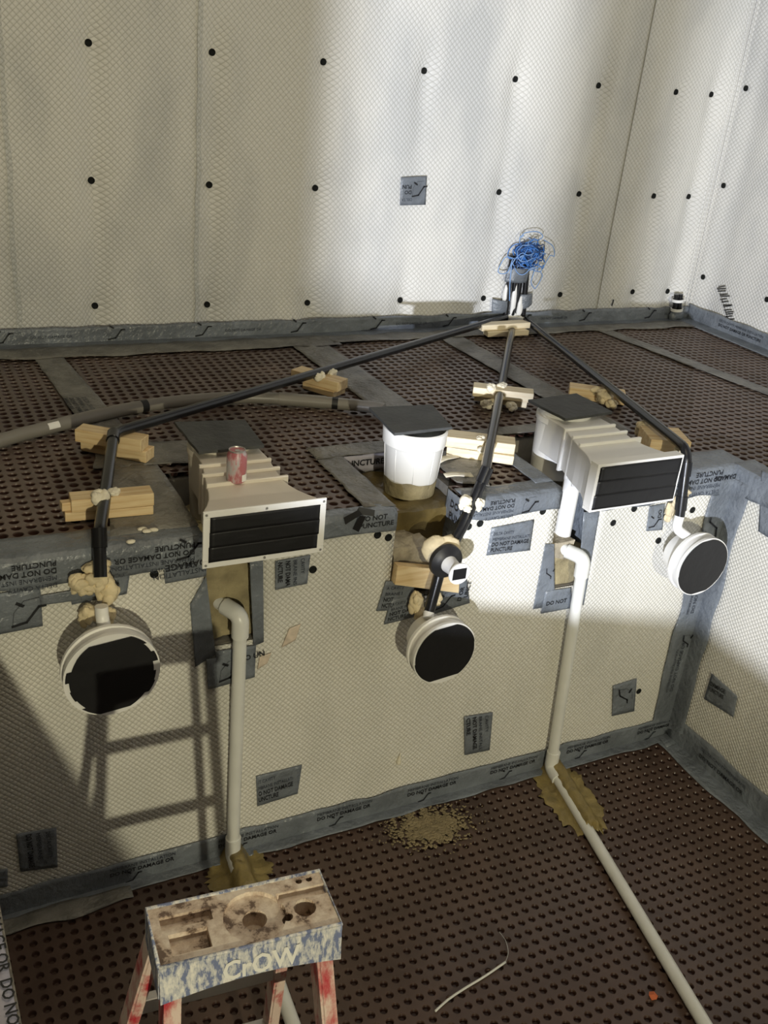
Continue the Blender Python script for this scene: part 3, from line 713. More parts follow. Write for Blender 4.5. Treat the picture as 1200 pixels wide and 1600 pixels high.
FP = [((241,897),'left of the left skimmer frame'), ((489,890),'right of the patch under the left skimmer'), ((590,836),'left of two beside the centre notch'), ((607,840),'right of two beside the centre notch'),
      ((732,823),'left of two above the DO NOT DAMAGE patch'), ((750,818),'right of two above the DO NOT DAMAGE patch'), ((848,799),'at the top left of the right notch'), ((958,817),'below the left end of the right skimmer frame'),
      ((1029,845),'left of the right round light niche'), ((1082,797),'above the right round light niche'), ((991,795),'tucked under the right skimmer frame'), ((998,1080),'beside the small corner patch near the floor')]
for (x, y), s in FP:
    c = onY(x, y, YF-0.004); plug('black plug in the ledge face '+s, c, (0,-1,0), 'black plugs in the ledge face', 0.0145)

# ================================================================== MORTAR AND FILL IN THE NOTCHES
def fill(name, label, m, boxes, amp, cat='mortar'):
    mb = MB()
    for i, b in enumerate(boxes): mb.rough_box(*b, amp, seed=i+1)
    return tag(mb.build(name, m, None, smooth=True), label, cat)
fill('mortar_fill', 'yellowish mortar filling the left notch behind the white pipe', 'mortar', [(0.905, 1.095, YF+0.04, 3.3, 1.01, 1.33)], 0.022)
fill('mortar_fill', 'yellowish mortar in the lower right notch behind the pipe elbow', 'mortar', [(2.35, 2.55, YF+0.03, 3.35, 0.99, 1.14)], 0.016)
fill('mortar_rubble', 'broken mortar rubble under the right skimmer', 'rubble', [(2.36, 2.47, YF+0.03, 3.1, 1.12, 1.20)], 0.03)
fill('mortar_bed', 'stained mortar bed under the centre bucket', 'stain', [(1.62, 1.94, 2.96, 3.33, 1.06, 1.372)], 0.014)
fill('mortar_rubble', 'pale mortar lump in the mouth of the centre notch', 'rubble', [(1.63, 1.80, YF+0.02, 3.0, 1.10, 1.28), (1.80, 1.89, YF+0.05, 3.0, 1.08, 1.22)], 0.034)

# ================================================================== SKIMMERS
def skimmer(label, xa, xb, yfr, z0, z1, bx, by, flange, m, mface):
    cx = (xa+xb)/2
    t = thing('pool_skimmer', label, 'skimmer', (bx, by, 1.36))
    # throat: loft of rectangular sections from the mouth to the bucket
    zb, zt = z0+0.018, z1-0.018
    W = (xb-xa)/2-(0.016 if flange else 0.004)
    secs = [(yfr+0.006, W, zb, zt, cx), (yfr+0.05, W, zb, zt, cx), (yfr+0.08, W*0.90, zb, zt, cx), (yfr+0.12, W*0.80, zb, zt, cx), (yfr+0.165, W*0.73, zb, zt, cx),
            (yfr+0.21, W*0.69, zb, zt, cx+0.002), (yfr+0.40, 0.118, zb, zt, bx), (by, 0.112, zb, zt, bx)]
    mb = MB(); vs = []; fs = []
    for (y, w_, a, b, c) in secs: vs += [(c-w_, y, a), (c+w_, y, a), (c+w_, y, b), (c-w_, y, b)]
    for i in range(len(secs)-1):
        for k in range(4): fs.append((i*4+k, i*4+(k+1) % 4, (i+1)*4+(k+1) % 4, (i+1)*4+k))
    mb.add(vs, fs)
    mb.build('throat', m, t, bevel=0.004)
    # stiffening ribs round the throat
    for i, (dy, w_) in enumerate(((0.205, W*0.72+0.006), (0.28, 0.136), (0.355, 0.128))):
        f = dy/0.55; c = cx+(bx-cx)*f
        MB().box(c-w_, c+w_, yfr+dy, yfr+dy+0.012, zb-0.012, zt+0.012).build('rib', m, t, bevel=0.002)
    # face frame
    fr = MB(); o = 0.0; wd = 0.024 if flange else 0.014; dep = 0.008 if flange else 0.045
    x0, x1, y0, y1 = xa, xb, yfr, yfr+dep
    fr.box(x0, x1, y0, y1, z1-wd, z1); fr.box(x0, x1, y0, y1, z0, z0+wd)
    fr.box(x0, x0+wd, y0, y1, z0+wd, z1-wd); fr.box(x1-wd, x1, y0, y1, z0+wd, z1-wd)
    ff = fr.build('face_frame', mface, t, bevel=0.002)
    if flange:
        for (sx, sz) in ((x0+.01, z0+.011), (x1-.01, z0+.011), (x0+.01, z1-.011), (x1-.01, z1-.011), (cx, z0+.011), (cx, z1-.011)):
            MB().lathe((sx, y0-0.0015, sz), (0,1,0), [(0, .0018), (0, .0045), (.002, .0045)], 10).build('screw_hole', 'alu', ff)
    # black tape over the mouth: three overlapping strips with ragged ends
    nn = 3; hh = (z1-z0-2*wd+0.006)/nn
    for i in range(nn):
        e0 = rnd.uniform(-0.003, 0.007); e1 = rnd.uniform(-0.003, 0.007)
        a0, a1 = x0+wd-e0, x1-wd+e1; zz0 = z0+wd-0.003+i*hh-0.001; zz1 = zz0+hh+0.002
        yy = y0-0.0015-0.0006*i
        MB().grid(lambda u, v: (a0+(a1-a0)*u, yy+0.0012*noise.noise(Vector((u*4, v*9, i))), zz0+(zz1-zz0)*v), 20, 6).build('mouth_tape', 'btape', t, smooth=True, solid=0.0008)
    # round bucket behind
    MB().lathe((bx, by, 1.36), (0,0,1), [(0, .095), (0.0, .108), (.10, .112), (.235, .116), (.24, .121), (.262, .121), (.262, .108), (.288, .108), (.288, .098), (.20, .098)], 48).build('bucket', m, t, smooth=True, sharp=40)
    return t
sk1 = skimmer('cream pool skimmer with white screwed frame, drinks can on top', 0.822, 1.228, 2.62, 1.45, 1.646, 1.056, 3.17, True, 'beige', 'white')
sk2 = skimmer('white pool skimmer beside the right corner, without screws in its frame', 2.311, 2.724, 2.62, 1.453, 1.648, 2.56, 3.17, False, 'white', 'white')
# down pipe of the right skimmer
ox = onY(889, 778, 2.93).x
o = MB().tube([(ox, 2.93, 1.15), (ox, 2.93, 1.475)], 0.036, 24).build('outlet', 'white', sk2, smooth=True, sharp=40)

# slate plates laid over the three buckets
def plate(label, corners, z, sd):
    P = [Vector((*c, 0)) for c in corners]; c0 = sum(P, Vector((0,0,0)))/4
    pts = []
    for i in range(4):
        a, b = P[i], P[(i+1) % 4]
        for k in range(6):
            t_ = k/6; q = a*(1-t_)+b*t_; n = (q-c0).normalized()
            pts.append(q+n*0.006*noise.noise(q*18+Vector((sd, 0, 0))))
    mb = MB(); N = len(pts)
    vs = [(p.x, p.y, z) for p in pts]+[(p.x, p.y, z+0.012+0.001*noise.noise(p*10)) for p in pts]
    mb.add(vs, [tuple(range(N-1, -1, -1)), tuple(range(N, 2*N))]+[(i, (i+1) % N, N+(i+1) % N, N+i) for i in range(N)])
    return tag(mb.build('slate_plate', 'slate', None, bevel=0.0015), label, 'plate', 'dark plates over the skimmer buckets')
plate('dark square plate on the left cream skimmer', [(0.934,3.044),(1.172,3.047),(1.187,3.296),(0.93,3.331)], 1.649, 1)
plate('dark square plate covering the white centre bucket', [(1.684,3.048),(1.939,3.058),(1.983,3.30),(1.71,3.326)], 1.649, 5)
plate('dark square plate on the right white skimmer', [(2.458,3.037),(2.721,3.064),(2.704,3.299),(2.433,3.271)], 1.649, 9)

# centre bucket
bk = thing('bucket', 'white ribbed bucket with muddy foot standing in the centre notch', 'bucket', (1.82, 3.13, 1.375))
MB().lathe((1.82, 3.13, 1.375), (0,0,1), [(0, .085), (0, .098), (.07, .105), (.20, .116), (.21, .124), (.268, .127), (.272, .12), (.23, .11)], 48).build('shell', 'white', bk, smooth=True, sharp=35)
for k in range(9):
    a = 2*PI*k/9+0.1; d = Vector((math.cos(a), math.sin(a), 0))
    MB().tube([Vector((1.82,3.13,1.43))+d*0.103, Vector((1.82,3.13,1.58))+d*0.1165], 0.0018, 8).build('rib', 'white', bk, smooth=True)
def fn(u, v):
    a = 2*PI*u; h = 0.065+0.03*noise.noise(Vector((math.cos(a)*1.5, math.sin(a)*1.5, 2)))
    z = 1.375+h*v; r = .1005+.007*(h*v/.07); return (1.82+math.cos(a)*r, 3.13+math.sin(a)*r, z)
MB().grid(fn, 40, 4).build('mud_splash', 'mortar', bk, smooth=True)

# drinks can on the left skimmer
cz = 1.646-0.018+0.001
cc = onZ(369, 752, cz)
cn = thing('drinks_can', 'silver and red drinks can standing on the left skimmer', 'can', cc)
MB().lathe(cc, (0,0,1), [(0, .020), (0, .025), (.008, .033), (.095, .033), (.108, .0275), (.110, .0275)], 32, caps=True).build('body', 'can', cn, smooth=True, sharp=50)
MB().lathe(cc, (0,0,1), [(.109, .0275), (.114, .0275), (.114, .0255), (.109, .0245), (.109, .002)], 32, caps=False).build('lid', 'alu', cn, smooth=True, sharp=50)
MB().lathe(cc+Vector((0,-.004,.110)), (0,0,1), [(0, .009), (.0015, .009), (.0015, .001)], 14).build('tab', 'alu', cn)
MB().grid(lambda u, v: cc+Vector((math.sin(-2.9+u*0.75+PI)*0.0334, -math.cos(-2.9+u*0.75+PI)*0.0334*1, 0.010+0.024*v)), 8, 1).build('barcode_panel', 'white', cn)

# ================================================================== LIGHT NICHES
def niche(label, px, r, tape_cut, stub_top, sd):
    y0 = 2.62; c = onY(*px, y0)
    t = thing('light_niche', label, 'light niche', c, 'round pool light niches')
    dp = 0.062
    MB().lathe(c, (0,1,0), [(0, r-0.010), (0, r), (0.012, r), (0.014, r-0.006), (dp-0.014, r-0.008), (dp-0.012, r-0.001), (dp, r-0.001), (dp, r*0.78), (dp+0.09, r*0.62), (dp+0.095, 0.01)], 64).build('drum', 'white', t, smooth=True, sharp=35)
    # tape on the face: horizontal strips trimmed to the circle with stepped ends
    mb = MB(); rr = r-0.004; n = 7; rq = random.Random(sd); ins = [(rq.uniform(0, tape_cut[2]), rq.uniform(0, tape_cut[3])) for _ in range(n)]
    lo, hi = -rr+tape_cut[0], rr-tape_cut[1]
    for i in range(n):
        a = lo+(hi-lo)*i/n; b = lo+(hi-lo)*(i+1)/n+0.001
        pts = []
        for k in range(9):
            z = a+(b-a)*k/8; h = math.sqrt(max(1e-6, rr*rr-z*z)); pts.append((h-ins[i][1], z))
        for k in range(8, -1, -1):
            z = a+(b-a)*k/8; h = math.sqrt(max(1e-6, rr*rr-z*z)); pts.append((-h+ins[i][0], z))
        yy = y0-0.0012-0.0005*i; N = len(pts); b0 = len(mb.v)
        tl = 0.10      # strips are stuck on slightly tilted
        mb.add([(c.x+p[0]*math.cos(tl)-p[1]*math.sin(tl), yy, c.z+p[0]*math.sin(tl)+p[1]*math.cos(tl)) for p in pts], [tuple(range(N))])
    mb.build('face_tape', 'btape', t, solid=0.0007)
    return t, c
n1, c1 = niche('large round light niche at the left, black taped face', (176, 1055), 0.150, (0.012, 0.020, 0.020, 0.022), None, 1)
n2, c2 = niche('round light niche hanging below the centre nozzle', (695, 1021), 0.132, (0.016, 0.010, 0.003, 0.003), None, 4)
n3, c3 = niche('round light niche in the right corner, below the elbow conduit', (1098, 886), 0.134, (0.006, 0.004, 0.002, 0.002), None, 8)
print('niche centres', c1, c2, c3)

# ================================================================== CONDUITS
RC = 0.0205
def conduit(label, pts, fr, bands=(), stub=None):
    t = thing('conduit', label, 'conduit', pts[0], 'black conduits')
    P = fillet(pts, fr)
    MB().tube(P, RC, 18).build('pipe', 'black', t, smooth=True, sharp=60)
    for (i, f) in bands:
        a, b = Vector(pts[i]), Vector(pts[i+1]); c = a*(1-f)+b*f; d = (b-a).normalized()
        MB().lathe(c-d*0.03, d, [(0, RC), (0, RC+0.004), (0.06, RC+0.004), (0.06, RC)], 18, caps=False).build('coupling', 'black', t, smooth=True, sharp=40)
    if stub:
        MB().tube(fillet(stub, 0.04), RC*1.02, 18).build('stub', 'white', t, smooth=True, sharp=60)
    return t
# manifold on the back wall
mx = onY(808, 440, YB-0.06)
zt = HT
A0 = onY(790, 496, YB-0.09); B0 = onY(802, 505, YB-0.10); C0 = onY(822, 500, YB-0.09)
A1 = onZ(178, 676, HT+0.125)
yA = 2.80
A2 = onY(155, 838, yA); 
A3 = Vector((c1.x-0.005, 2.735, onY(150, 903, 2.735).z))
cA = conduit('long black conduit bent over the ledge to the left light niche', [A0, A1, A2, A3], 0.05, bands=((1, 0.05), (2, 0.04)),
        stub=[Vector((c1.x-0.005, 2.735, onY(152, 948, 2.735).z)), Vector((c1.x-0.005, 2.73, c1.z+0.15)), Vector((c1.x, 2.70, c1.z+0.10))])
B1 = onZ(757, 742, HT+0.10)
B2 = onY(722, 826, 2.80)
B3 = onY(693, 872, 2.765); B4 = onY(670, 958, 2.735)
cB = conduit('black conduit running straight down to the centre light niche', [B0, B1, B2, B3, B4], 0.06, bands=((1, 0.0),),
        stub=[B4+Vector((0.0,0,0.004)), Vector((c2.x-0.03, 2.72, c2.z+0.10))])
C1 = onZ(1075, 703, HT+0.13)
C2 = onY(1062, 806, 2.745)
cC = conduit('black conduit with an elbow beside the right skimmer', [C0, C1, C2], 0.06, bands=((1, 0.28), (1, 0.80)),
        stub=[C2, onY(1056, 826, 2.74), Vector((c3.x-0.03, 2.70, c3.z+0.10))])
# upright conduits on the wall with mortar and tape
man = thing('conduit_manifold', 'bundle of upright black conduits taped to the back wall under blue string', 'conduit bundle', (mx.x, YB-0.05, HT))
tops = [onY(x, 425, YB-0.07) for x in (797, 806, 815, 823)]
feet = [onY(790, 492, YB-0.075), onY(799, 500, YB-0.075), onY(803, 499, YB-0.06), onY(817, 494, YB-0.075)]
for a, b in zip(tops, feet): MB().tube([a+Vector((0,0,0.10)), a, b], RC*0.82, 14).build('pipe', 'black', man, smooth=True, sharp=60)
def band(px, y_, m, nm, bulge=0.0):
    a, b, c, d = [onY(x, y, y_) for x, y in px]
    MB().grid(lambda u, v: (a*(1-u)+b*u)*(1-v)+(d*(1-u)+c*u)*v+Vector((0, -bulge*math.sin(PI*u)+0.002*noise.noise(Vector((u*7, v*4, 1))), 0)), 14, 6).build(nm, m, man, smooth=True, solid=0.002)
band([(788,440),(823,441),(828,419),(793,417)], YB-0.085, 'tape', 'tape_band', 0.028)
band([(768,487),(795,487),(797,470),(769,467)], YB-0.075, 'tape', 'tape_band', 0.022)
band([(810,484),(831,475),(832,457),(813,460)], YB-0.075, 'tape', 'tape_band', 0.022)
for (x, y, rx, rz) in ((789, 460, .012, .05), (802, 470, .018, .10), (812, 480, .022, .07), (800, 497, .035, .035), (808, 499, .05, .03)):
    MB().blob(onY(x, y, YB-0.078), rx, 0.016, rz, 0.35, 30, 16, x).build('mortar_smear', 'white', man, smooth=True)
# corner fitting on the wall
cf = thing('corner_fitting', 'small black conduit stub taped into the back right corner', 'conduit stub', onY(1058, 488, YB-0.08))
k0 = onY(1060, 462, YB-0.10); k1 = onY(1057, 486, YB-0.10)
for dx in (-0.018, 0.018): MB().tube([k0+Vector((dx,0,0.01)), k1+Vector((dx,0,0))], 0.016, 12).build('pipe', 'black', cf, smooth=True, sharp=60)
for f in (0.25, 0.85):
    MB().lathe(k0*(1-f)+k1*f, (k1-k0), [(-0.006, .036), (-.006, .041), (.012, .041), (.012, .036)], 18, caps=False).build('tape_wrap', 'white', cf, smooth=True, sharp=50)
MB().blob(onY(1056, 492, YB-0.09), .06, .03, .035, .4, 25, 16, 3).build('mortar_smear', 'tape', cf, smooth=True)
# blue string tangle
st = thing('string_tangle', 'tangle of blue string over the top of the wall conduits', 'string', onY(825, 400, YB-0.1))
cS = onY(828, 398, YB-0.11)
def loop(c, rx, rz, ry, tilt, sd, turns=1.0, n=40):
    out = []
    for i in range(n):
        a = 2*PI*turns*i/(n-1); x = math.cos(a)*rx; z = math.sin(a)*rz
        q = Vector((x*math.cos(tilt)-z*math.sin(tilt), ry*math.sin(a*1.7+sd), x*math.sin(tilt)+z*math.cos(tilt)))
        q += Vector((noise.noise(Vector((a*1.3, sd, 0))), 0.4*noise.noise(Vector((a*1.1, sd, 5))), noise.noise(Vector((a*1.2, sd, 9)))))*0.035
        out.append(c+q)
    return out
for k in range(28):
    c = cS+Vector((rnd.gauss(0, .028), rnd.uniform(-.03, .03), rnd.gauss(0, .022)))
    MB().tube(loop(c, rnd.uniform(.03, .095), rnd.uniform(.02, .06), 0.03, rnd.uniform(-1, 1), k*1.9, rnd.uniform(.7, 1.3)), 0.0032, 5).build('strand', ('string_dark', 'string', 'string_pale', 'string')[k % 4], st, smooth=True)
for pp in ([(805,405),(790,402),(779,420),(781,427),(793,425),(801,405)], [(836,420),(830,440),(833,448),(837,450),(847,432),(845,424),(852,412)], [(850,375),(864,385),(866,400),(859,400),(848,420)], [(815,372),(820,364),(840,362),(848,370),(836,376),(826,372)], [(800,410),(797,440),(796,470)], [(812,380),(813,370),(819,368)]):
    MB().tube(smooth_path([onY(x, y, YB-0.13) for x, y in pp], 6), 0.003, 5).build('strand', 'string_pale', st, smooth=True)

# ================================================================== NOZZLE
ce = onY(718, 897, 2.63)
nz = thing('wall_nozzle', 'white nozzle with black rubber flange above the centre niche', 'nozzle', ce)
MB().lathe(ce, (0,1,0), [(0, .036), (0, .0425), (.006, .0425), (.009, .031), (.04, .028), (.07, .032), (.085, .034)], 32).build('spout', 'white', nz, smooth=True, sharp=35)
MB().lathe(ce+Vector((0,.075,0)), (0,1,0), [(0, .02), (0, .031), (.010, .045), (.018, .0655), (.034, .0670), (.038, .05)], 40).build('flange', 'rubber', nz, smooth=True, sharp=50)
MB().box(ce.x-.028, ce.x+.028, ce.y-.0015, ce.y-.0003, ce.z-.022, ce.z+.022).build('face_tape', 'btape', nz)
MB().blob(ce+Vector((-.002,.14,.035)), .075, .03, .05, .3, 22, 24, 2).build('foam_collar', 'foam', nz, smooth=True)

# ================================================================== WHITE PVC PIPES
def pvc(label, emerge, elbow, foot, fl_end, r=0.0245):
    t = thing('drain_pipe', label, 'pipe', foot, 'white plastic drain pipes')
    E = Vector(elbow); F = Vector(foot)
    MB().tube([emerge, E+(Vector(emerge)-E).normalized()*0.06], r, 20).build('stub', 'pvc', t, smooth=True, sharp=60)
    MB().tube(fillet([E+(Vector(emerge)-E).normalized()*0.075, E, E+(F-E).normalized()*0.085], 0.05, 8), r+0.006, 20).build('elbow', 'pvc', t, smooth=True, sharp=60)
    MB().tube([E+(F-E).normalized()*0.07, F+Vector((0,0,0.05))], r, 20).build('upright', 'pvc', t, smooth=True, sharp=60)
    G = Vector(fl_end)
    MB().tube(fillet([F+Vector((0,0,0.09)), F+Vector((0,0,0.0)), F+(G-F).normalized()*0.09], 0.05, 8), r+0.006, 20).build('elbow', 'pvc', t, smooth=True, sharp=60)
    MB().tube([F+(G-F).normalized()*0.07, G], r, 20).build('floor_run', 'pvc', t, smooth=True, sharp=60)
    return t
yp = YF-0.045
E1 = onY(376, 962, yp); F1 = onY(364, 1322, yp); F1.z = 0.035
g1 = onZ(432, 1528, 0.035); G1 = F1+(g1-F1)*2.0; G1.z = 0.035
pvc('white drain pipe down the ledge face behind the stepladder', E1+Vector((-.09, .16, .02)), E1, F1, G1)
E2 = onY(912, 872, yp); F2 = onY(862, 1190, yp); F2.z = 0.035
g2 = onZ(1098, 1595, 0.03); G2 = F2+(g2-F2)*1.25
pvc('white drain pipe at the right running out across the pool floor', E2+Vector((-.10, .15, .02)), E2, F2, G2)

# sealant smeared over the pipe feet (ragged mounds)
def smear(name, label, a, b, w0, m, sd, h=0.03, cat='sealant'):
    a = Vector(a); b = Vector(b); d = (b-a).normalized(); s = Vector((-d.y, d.x, 0)); L = (b-a).length; c = (a+b)/2
    nr, na = 14, 96; vs = [(c.x, c.y, h)]; fs = []
    for i in range(1, nr+1):
        for k in range(na):
            an = 2*PI*k/na; f = 1+0.25*noise.noise(Vector((math.cos(an)*2.5, math.sin(an)*2.5, sd)))+0.22*noise.noise(Vector((math.cos(an)*11, math.sin(an)*11, sd)))
            rr = i/nr*f; p = c+d*math.cos(an)*rr*L*0.55+s*math.sin(an)*rr*w0
            z = (h*math.exp(-((math.sin(an)*rr*w0)/0.042)**4)+0.008+0.006*noise.noise(p*30))*(1 if i < nr else 0.5)
            vs.append((p.x, p.y, max(0.004, z)))
    for k in range(na): fs.append((0, 1+k, 1+(k+1) % na))
    for i in range(nr-1):
        for k in range(na): fs.append((1+i*na+k, 1+(i+1)*na+k, 1+(i+1)*na+(k+1) % na, 1+i*na+(k+1) % na))
    return tag(MB().add(vs, fs).build(name, m, None, smooth=True), label, cat)
smear('sealant_smear', 'olive sealant smeared over the foot of the left drain pipe', onZ(362, 1320, 0.035), onZ(388, 1392, 0.035), 0.125, 'sealant', 1, 0.066)
smear('sealant_smear', 'olive sealant smeared over the foot of the right drain pipe', onZ(862, 1190, 0.035), onZ(925, 1292, 0.035), 0.12, 'sealant', 4, 0.066)
# dry mortar spill on the floor (crumbs and thin skins between the dimples)
mb = MB(); r2 = random.Random(3)
for k in range(1100):
    u = r2.gauss(0, 1); v = r2.gauss(0, 1)
    q = onZ(672+u*34, 1292+v*17-u*2, 0.003); sz = r2.uniform(.004, .015)*math.exp(-(u*u+v*v)*0.15)
    n = 7; pts = [(q.x+math.cos(2*PI*i/n)*sz*r2.uniform(.5, 1.2), q.y+math.sin(2*PI*i/n)*sz*r2.uniform(.5, 1.2), 0.0045+0.002*r2.random()) for i in range(n)]
    mb.add(pts+[(q.x, q.y, 0.008+sz*.15)], [(i, (i+1) % n, n) for i in range(n)])
o = mb.build('mortar_spill', 'lime', None); tag(o, 'dry mortar crumbs spilled on the floor below the centre niche', 'mortar crumbs', kind='stuff')
# thin cable tie, hair-thin wire and orange scrap on the floor
mb = MB(); mb.tube(smooth_path([onZ(x, y, 0.010) for x, y in ((680,1580),(700,1562),(725,1545),(758,1525),(790,1503))], 5), 0.0042, 6)
tag(mb.build('cable_tie', 'pvc', None, smooth=True), 'thin white cable tie lying on the dimpled pool floor', 'cable tie')
mb = MB(); mb.tube(smooth_path([onZ(x, y, 0.010) for x, y in ((790,1503),(794,1488),(790,1470),(780,1456))], 5), 0.0016, 5)
tag(mb.build('wire_offcut', 'alu', None, smooth=True), 'hair thin wire offcut beside the white cable tie', 'wire')
q = onZ(1021, 1557, 0.006); mb = MB()
mb.add([q+Vector(p) for p in ((-.016,-.010,0),(0,-.016,.004),(.015,-.006,.002),(.010,.012,.008),(-.004,.020,.003),(-.016,.008,.006),(0,0,.010))], [(0,1,6),(1,2,6),(2,3,6),(3,4,6),(4,5,6),(5,0,6)])
tag(mb.build('leaf_scrap', 'leaf', None, solid=0.001), 'small orange scrap on the floor beside the right pipe', 'scrap')
# drip of foam on the ledge face
q = onY(624, 1185, YF-0.008)
tag(MB().lathe(q, (0.05,0,1), [(-.032,.003),(-.028,.009),(-.015,.011),(0,.007),(.015,.003),(.03,.0015)], 12).build('foam_drip', 'foam_pale', None, smooth=True), 'pale drip on the ledge face below the centre niche', 'drip')

# ================================================================== TIMBER BLOCKS
def block(label, pa, pb, z0, h, dep, m='timber', ext=0.0, back=True, name='timber_block', chop=0.0):
    """front bottom edge given by two picture points at height z0"""
    a = onZ(*pa, z0); b = onZ(*pb, z0); u = (b-a); L = u.length; u.normalize(); v = Vector((-u.y, u.x, 0))
    o = MB()
    pts = [(0,0),(L,0),(L-chop,dep),(chop,dep)]
    vs = [(p[0]-L/2, p[1], 0) for p in pts]+[(p[0]-L/2+rnd.uniform(-.002,.002), p[1], h) for p in pts]
    o.add(vs, [(0,3,2,1),(4,5,6,7),(0,1,5,4),(1,2,6,5),(2,3,7,6),(3,0,4,7)])
    ob = o.build(name, m, None, bevel=0.0025)
    ob.location = (a+b)/2; ob.rotation_euler = (0, 0, math.atan2(u.y, u.x))
    return tag(ob, label, 'timber block', 'timber blocks under the conduits')
B_ = HT+0.010
block('lower timber block of the pair under the left conduit bend', (126,704), (228,724), B_, 0.045, 0.07)
block('upper timber block of the pair under the left conduit bend', (117,690), (220,708), B_+0.046, 0.05, 0.07)
block('bottom timber batten of the stack at the left ledge edge', (102,816), (240,804), B_, 0.032, 0.08)
block('top timber batten of the stack at the left ledge edge', (112,802), (241,790), B_+0.033, 0.045, 0.07)
block('short timber offcut behind the stack at the left ledge edge', (97,800), (120,797), B_+0.033, 0.03, 0.03)
block('timber block under the long left conduit halfway along', (472,607), (520,622), B_, 0.030, 0.10, ext=0.03)
block('timber block leaning over its lower mate beside the grey hose', (454,592), (527,613), B_+0.031, 0.045, 0.09)
block('lower pale block of the pair under the centre conduit', (697,712), (801,727), B_, 0.038, 0.09, 'timber_pale')
block('upper pale block of the pair under the centre conduit', (695,698), (803,711), B_+0.039, 0.045, 0.09, 'timber_pale')
block('pale timber block with foam blobs behind the centre pair', (740,626), (822,638), B_, 0.04, 0.08, 'timber_pale')
block('second pale block stacked with foam behind the centre pair', (738,619), (832,630), B_+0.041, 0.045, 0.08, 'timber_pale')
block('timber block under the right conduit behind the right plate', (888,622), (975,634), B_, 0.055, 0.09)
block('lower short block against the back wall under the manifold', (762,527), (826,524), B_, 0.030, 0.07, 'timber_pale', chop=0.01)
block('upper longer block against the back wall under the manifold', (753,518), (828,513), B_+0.031, 0.035, 0.07, 'timber_pale', chop=0.01)
# plywood wedge and foam under the right conduit near its elbow
block('plywood wedge with foam under the right conduit elbow', (1012,712), (1075,716), B_, 0.075, 0.17, 'timber')
# plank across the mouth of the centre notch
a, b, c, d = [onY(x, y, 2.81) for x, y in ((617,914),(717,927),(719,893),(622,884))]
mb = MB(); mb.add([a, b, c, d]+[p+Vector((0,.035,0)) for p in (a, b, c, d)], [(0,1,2,3),(7,6,5,4),(0,4,5,1),(1,5,6,2),(2,6,7,3),(3,7,4,0)])
tag(mb.build('timber_plank', 'timber', None, bevel=0.002), 'short timber plank across the front of the centre notch', 'timber block')

# ================================================================== FOAM
def lump(mb, c, rx, ry, rz, sd):
    rq = random.Random(int(sd*100))
    mb.blob(c, rx*0.85, ry*0.85, rz*0.85, 0.5, 34, 24, sd)
    for k in range(7):
        a = rq.uniform(0, 2*PI); b = rq.uniform(-0.9, 0.9); f = rq.uniform(0.35, 0.55)
        d = Vector((math.cos(a)*rx*0.7*math.sqrt(1-b*b), math.sin(a)*ry*0.7*math.sqrt(1-b*b), b*rz*0.75))
        mb.blob(c+d, rx*f, ry*f, rz*f, 0.5, 50, 14, sd+k)
def foam(label, lumps, m='foam'):
    mb = MB()
    for i, (px, Y, rx, ry, rz) in enumerate(lumps):
        lump(mb, onY(*px, Y), rx, ry, rz, i*3.7+1)
    return tag(mb.build('expanding_foam', m, None, smooth=True), label, 'foam', 'expanding foam blobs')
foam('lumpy yellow foam round the left conduit above its niche', [((150,905),2.79,.055,.035,.045),((128,912),2.79,.042,.03,.04),((168,922),2.79,.035,.03,.05),((150,890),2.80,.045,.03,.03)])
foam('foam drips behind the white stub above the left niche', [((137,958),2.80,.03,.02,.045),((166,962),2.80,.03,.02,.04)])
foam('yellow foam beside the conduit above the centre niche', [((650,938),2.80,.03,.025,.05),((655,957),2.80,.022,.02,.035),((682,935),2.80,.022,.02,.03)])
foam('pale foam dabs on the conduit at the edge beside the nozzle', [((727,783),2.81,.026,.02,.032),((748,788),2.81,.022,.02,.03),((731,795),2.79,.015,.012,.015)], 'foam_pale')
foam('foam behind the conduit beside the right skimmer frame', [((1060,782),2.79,.03,.02,.03),((1046,800),2.82,.025,.02,.05),((1070,770),2.79,.03,.015,.02)])
def foam_top(label, lumps, m='foam_pale'):
    mb = MB()
    for i, (px, z, r_) in enumerate(lumps): lump(mb, onZ(*px, z), r_, r_, r_*0.75, i*2.9+3)
    return tag(mb.build('expanding_foam', m, None, smooth=True), label, 'foam', 'expanding foam blobs')
foam_top('pale foam between the left edge timber stack and the conduit', [((158,777),HT+.10,.032),((178,770),HT+.095,.022)])
foam_top('pale foam blobs on the timber behind the centre pair', [((768,606),HT+.10,.026),((785,604),HT+.095,.026),((760,632),HT+.03,.030),((800,634),HT+.03,.028)])
foam_top('pale foam on the timber under the long left conduit', [((500,588),HT+.09,.03),((518,584),HT+.085,.03)])
foam_top('pale foam behind the centre conduit on its block pair', [((752,688),HT+.085,.024),((754,704),HT+.06,.022)])
foam_top('yellow foam on the timber behind the right plate', [((946,620),HT+.05,.045),((932,612),HT+.06,.03),((955,632),HT+.03,.03)], 'foam')
foam_top('foam lumps on the plywood wedge by the right elbow', [((1010,672),HT+.05,.05),((1066,706),HT+.08,.035)], 'foam')
mb = MB()
for (x, y) in ((222,826),(230,830),(240,828),(205,846)): mb.blob(onZ(x, y, HT+.012), .016, .010, .006, .4, 60, 10, x)
tag(mb.build('foam_crumbs', 'foam_pale', None, smooth=True), 'foam crumbs on the edge tape left of the left skimmer', 'foam')

